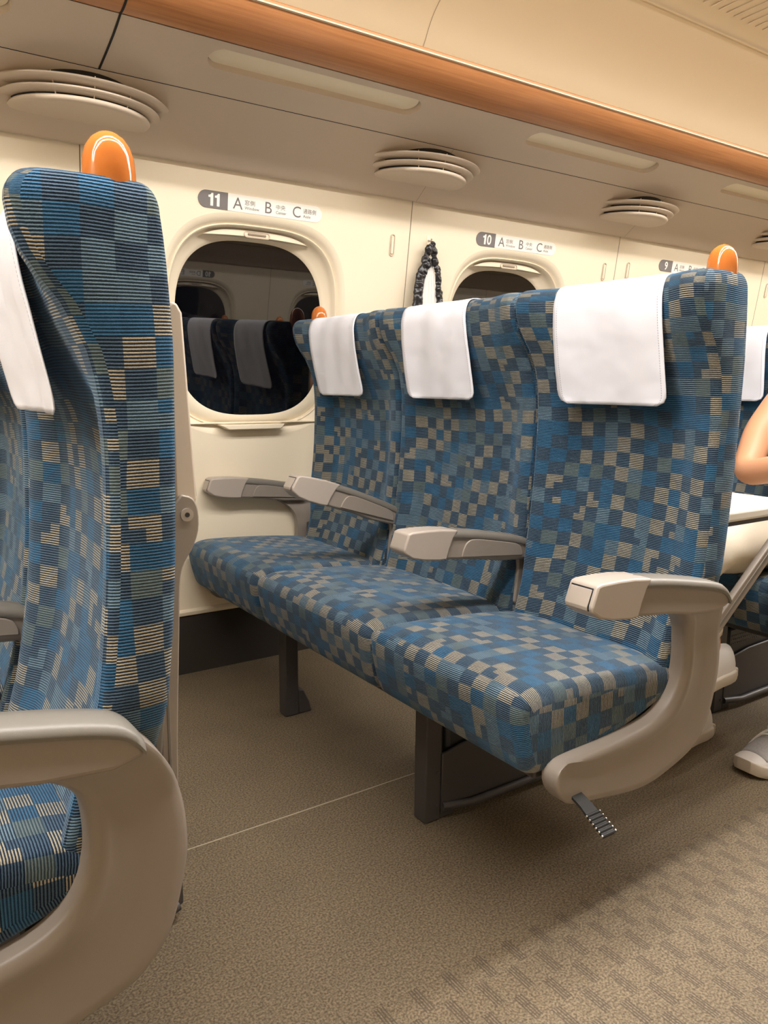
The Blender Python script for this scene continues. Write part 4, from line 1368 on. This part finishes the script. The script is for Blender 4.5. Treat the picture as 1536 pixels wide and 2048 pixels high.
E_ = [('pelvis', 'belly'), ('belly', 'chest'), ('chest', 'neckb'), ('neckb', 'neck'), ('neck', 'jaw'), ('jaw', 'head'), ('head', 'crown'),
      ('neckb', 'sR'), ('sR', 'eR1'), ('eR1', 'eR'), ('eR', 'fR'), ('fR', 'wR'), ('wR', 'hR'), ('neckb', 'sL'), ('sL', 'eL'), ('eL', 'fL'), ('fL', 'wL'), ('wL', 'hL'),
      ('pelvis', 'hipR'), ('hipR', 'thR'), ('thR', 'kR'), ('kR', 'shR'), ('shR', 'anR'), ('anR', 'ftR'), ('pelvis', 'hipL'), ('hipL', 'thL'), ('thL', 'kL'), ('kL', 'shL'), ('shL', 'anL'), ('anL', 'ftL')]
verts = [p for n, p, r in body_pts]; rad = [r for n, p, r in body_pts]
edges = [(idx[a], idx[b]) for a, b in E_]
# fingers, each a chain of its own rooted in the palm
def fingers(hand, wrist, spread, fwd):
    h = Vector(V_[hand]); fw = Vector(fwd).normalized(); sp = Vector(spread).normalized()
    for k, ln in enumerate((0.072, 0.080, 0.074, 0.060)):
        base = h + sp * (0.024 - 0.016 * k) + fw * 0.020
        a = len(verts)
        verts.append(tuple(base)); rad.append(0.0105)
        verts.append(tuple(base + fw * ln * 0.5 + Vector((0, 0, -0.004)))); rad.append(0.009)
        verts.append(tuple(base + fw * ln * 0.85 + Vector((0, 0, -0.022)))); rad.append(0.008)
        edges.append((idx[hand], a)); edges.append((a, a + 1)); edges.append((a + 1, a + 2))
    a = len(verts)
    verts.append(tuple(h + sp * 0.032 - fw * 0.005)); rad.append(0.0115)
    verts.append(tuple(h + sp * 0.048 + fw * 0.024)); rad.append(0.0095)
    verts.append(tuple(h + sp * 0.050 + fw * 0.046)); rad.append(0.0085)
    edges.append((idx[hand], a)); edges.append((a, a + 1)); edges.append((a + 1, a + 2))
V_ = {n: p for n, p, r in body_pts}
fingers('hR', 'wR', (-0.3, 0, 0.8), (-0.35, -0.9, 0.1))
fingers('hL', 'wL', (-0.1, 0.2, 0.9), (-0.8, 0.35, 0.1))
person = skin_object('person', verts, edges, rad, M['skin'], origin=(2.205, 1.03, 0.45))
tag(person, 'person in cream trousers and white sneakers seated at the right edge, elbow by the tray', 'person')
def sub_skin(name, names, extra, mat, grow):
    vv = [V_[n] for n in names]; ii = {n: i for i, n in enumerate(names)}
    rr = [rad[idx[n]] + grow for n in names]
    ee = [(ii[a], ii[b]) for a, b in E_ if a in ii and b in ii]
    o = skin_object(name, vv, ee, rr, mat, person, origin=(2.205, 1.03, 0.45))
    o.location = (0, 0, 0)
    return o
tr = sub_skin('trousers', ['pelvis', 'hipR', 'thR', 'kR', 'shR', 'anR', 'hipL', 'thL', 'kL', 'shL', 'anL'], None, M['trousers'], 0.014)
tr['label'] = 'loose cream trousers'
wv = bpy.data.textures.new('folds', 'CLOUDS'); wv.noise_scale = 0.07
md = tr.modifiers.new('folds', 'DISPLACE'); md.texture = wv; md.strength = 0.022; md.mid_level = 0.5
for a_, b_, nm_ in (('sR', 'eR1', 'cR'), ('sL', 'eL', 'cL')):
    V_[nm_] = tuple(Vector(V_[a_]).lerp(Vector(V_[b_]), 0.5))
    idx[nm_] = len(rad); rad.append(rad[idx[a_]] * 0.5 + rad[idx[b_]] * 0.5 + 0.006)
    E_.append((a_, nm_))
sub_skin('shirt', ['pelvis', 'belly', 'chest', 'neckb', 'sR', 'sL'], None, M['shirt'], 0.022)
for c_, s_n in (('cR', 'sR'), ('cL', 'sL')):
    mid_ = 'col' + s_n
    V_[mid_] = tuple(Vector(V_['neckb']).lerp(Vector(V_[s_n]), 0.5) + Vector((0, 0, 0.0)))
    idx[mid_] = len(rad); rad.append(0.064)
    E_.append((mid_, s_n))
    sub_skin('sleeve', [mid_, s_n, c_], None, M['shirt'], 0.020)
sub_skin('sock', ['anR', 'ftR'], None, M['whitecloth'], 0.010)
sub_skin('sock', ['anL', 'ftL'], None, M['whitecloth'], 0.008)
hair = MB(); rows = []
for i in range(13):
    a = PI / 2 * i / 12
    row = []
    for k in range(36):
        t_ = 2 * PI * k / 36
        low = 1.185 - 0.075 * smoothstep(-0.75, 0.2, math.cos(t_))     # longer at the back, fringe at the front
        row.append((2.188 + 0.094 * math.cos(a) ** 0.8 * math.cos(t_), 1.03 + 0.084 * math.cos(a) ** 0.8 * math.sin(t_), low + (1.288 - low) * math.sin(a)))
    rows.append(row)
hair.grid(rows, closed=True)
hr = hair.build('hair', M['shirt'], person, smooth=180, origin=(2.205, 1.03, 0.45), solid=0.006); hr.location = (0, 0, 0)
def face_part(name, path, r, mat, n=12):
    e = MB(); e.tube(path, r, n)
    eo = e.build(name, mat, person, smooth=180, origin=(2.205, 1.03, 0.45)); eo.location = (0, 0, 0)
for dy in (-0.028, 0.028):
    face_part('eye', [(2.1075, 1.03 + dy - 0.011, 1.158), (2.1005, 1.03 + dy - 0.005, 1.158), (2.1005, 1.03 + dy + 0.005, 1.158), (2.1075, 1.03 + dy + 0.011, 1.158)], [0.003, 0.0065, 0.0065, 0.003], M['whitecloth'])
    face_part('iris', [(2.0965, 1.03 + dy, 1.158), (2.0925, 1.03 + dy, 1.158)], [0.0045, 0.002], M['shirt'])
    face_part('eyebrow', [(2.104, 1.03 + dy - 0.014, 1.174), (2.0975, 1.03 + dy, 1.178), (2.104, 1.03 + dy + 0.014, 1.174)], [0.002, 0.0035, 0.002], M['shirt'])
face_part('nose', [(2.105, 1.03, 1.160), (2.094, 1.03, 1.140), (2.088, 1.03, 1.126), (2.100, 1.03, 1.120)], [0.006, 0.008, 0.0105, 0.006], M['skin'])
face_part('mouth', [(2.112, 1.008, 1.098), (2.100, 1.02, 1.097), (2.098, 1.03, 1.098), (2.100, 1.04, 1.097), (2.112, 1.052, 1.098)], [0.002, 0.004, 0.005, 0.004, 0.002], M['lips'])
for s_ in (-1, 1):
    e = MB(); e.tube([(2.18, 1.03 + s_ * 0.078, 1.175), (2.19, 1.03 + s_ * 0.088, 1.150), (2.18, 1.03 + s_ * 0.080, 1.128)], [0.008, 0.012, 0.006], 16); eo = e.build('ear', M['skin'], person, origin=(2.205, 1.03, 0.45)); eo.location = (0, 0, 0)

def sneaker(toe, heel, zb, parent=None, name='sneaker', rot=0.0):
    """low running shoe from toe (x, y) to heel (x, y), sole bottom at zb"""
    T_, H_ = Vector((toe[0], toe[1], 0)), Vector((heel[0], heel[1], 0))
    d = (H_ - T_); L = d.length; d.normalize(); n_ = Vector((-d.y, d.x, 0))
    st = [(0.0, 0.012, 0.022), (0.03, 0.030, 0.036), (0.10, 0.040, 0.048), (0.25, 0.047, 0.062), (0.42, 0.045, 0.078), (0.55, 0.039, 0.092), (0.70, 0.035, 0.098), (0.85, 0.035, 0.096), (0.95, 0.031, 0.092), (1.0, 0.018, 0.085)]
    def P(f, w, z):
        rise = 0.012 * max(0, 1 - f / 0.18) ** 2
        return T_ + d * (f * L) + n_ * w + Vector((0, 0, zb + z + rise))
    up = MB(); rows = []
    for f, w, h in st:
        row = []
        for k in range(13):
            a = PI * k / 12
            row.append(tuple(P(f, w * math.cos(a) * (1 - 0.10 * math.sin(a)), 0.024 + (h - 0.024) * math.sin(a) ** 0.75)))
        rows.append(row)
    up.grid(rows)
    up.f.append(tuple(range(13))); up.f.append(tuple(len(up.v) - 13 + k for k in range(13)))
    org = (T_ + d * L / 2 + Vector((0, 0, zb)))
    if parent is None:
        root = up.build(name, M['shoe'], None, smooth=180, origin=tuple(org)); loc0 = Vector((0, 0, 0))
    else:
        root = up.build(name, M['shoe'], None, smooth=180, origin=tuple(org))
        root.parent = parent; root.location = org - parent.location
    so = MB(); rows = []
    for f, w, h in [(0.0, 0.010, 0)] + [(-0.02, 0.012, 0)] + [s for s in st[1:]] + [(1.03, 0.022, 0)]:
        w2 = w + 0.005
        rows.append([tuple(P(f, w2 * 0.92, 0.0)), tuple(P(f, w2 * 1.03, 0.010)), tuple(P(f, w2, 0.028)), tuple(P(f, w2 * 0.9, 0.031)), tuple(P(f, -w2 * 0.9, 0.031)), tuple(P(f, -w2, 0.028)), tuple(P(f, -w2 * 1.03, 0.010)), tuple(P(f, -w2 * 0.92, 0.0))])
    so.grid(rows[1:], closed=True); m8 = len(so.v)
    so.f.append(tuple(range(8))); so.f.append(tuple(range(m8 - 8, m8)))
    s_ = so.build('sole', M['sole'], root, smooth=50, bevel=0.002, origin=tuple(org)); s_.location = (0, 0, 0)
    # mesh panel on the vamp and laces
    vp = MB(); rows = []
    for f in (0.12, 0.16, 0.20, 0.25, 0.30, 0.36):
        w = interp([(a, b) for a, b, c in st], f); h = interp([(a, c) for a, b, c in st], f)
        rows.append([tuple(P(f, w * math.cos(a) * (1 - 0.10 * math.sin(a)) * 1.02, 0.0248 + (h - 0.024) * math.sin(a) ** 0.75 * 1.02)) for a in [PI * (0.16 + 0.68 * k / 12) for k in range(13)]])
    vp.grid(rows); vo = vp.build('mesh_panel', M['mesh'], root, smooth=180, solid=0.0012, origin=tuple(org)); vo.location = (0, 0, 0)
    for k in range(5):
        f = 0.38 + 0.045 * k
        w = interp([(a, b) for a, b, c in st], f); h = interp([(a, c) for a, b, c in st], f)
        lc = MB()
        lc.tube([tuple(P(f + 0.01 * math.cos(a * 1.0), w * math.cos(a) * 0.92, 0.026 + (h - 0.022) * math.sin(a) ** 0.75 * 1.03)) for a in [PI * (0.28 + 0.44 * j / 6) for j in range(7)]], 0.0028, 8)
        lo = lc.build('lace', M['whitecloth'], root, origin=tuple(org)); lo.location = (0, 0, 0)
    for s2 in (-1, 1):
        for q2, (fa, fb) in enumerate(((0.30, 0.48), (0.50, 0.66))):
            ov = MB()
            pts_ = []
            for j in range(7):
                f = fa + (fb - fa) * j / 6
                w = interp([(a, b) for a, b, c in st], f); h = interp([(a, c) for a, b, c in st], f)
                a = PI * (0.05 + 0.30 * j / 6)
                pts_.append(tuple(P(f, s2 * w * math.cos(a) * 1.0, 0.026 + (h - 0.022) * math.sin(a) ** 0.75)))
            ov.tube(pts_, 0.0035, 8)
            oo = ov.build('overlay', M['shoe'], root, origin=tuple(org)); oo.location = (0, 0, 0)
    return root
sneaker((1.715, 0.955), (1.985, 0.945), 0.0, person)
sneaker((1.555, 1.075), (1.820, 1.085), 0.188, person)
sh2 = sneaker((1.58, 1.153), (1.852, 1.153), 0.0)
tag(sh2, 'white shoe with only its heel showing behind the aisle armrest panel of the middle bench', 'shoe')
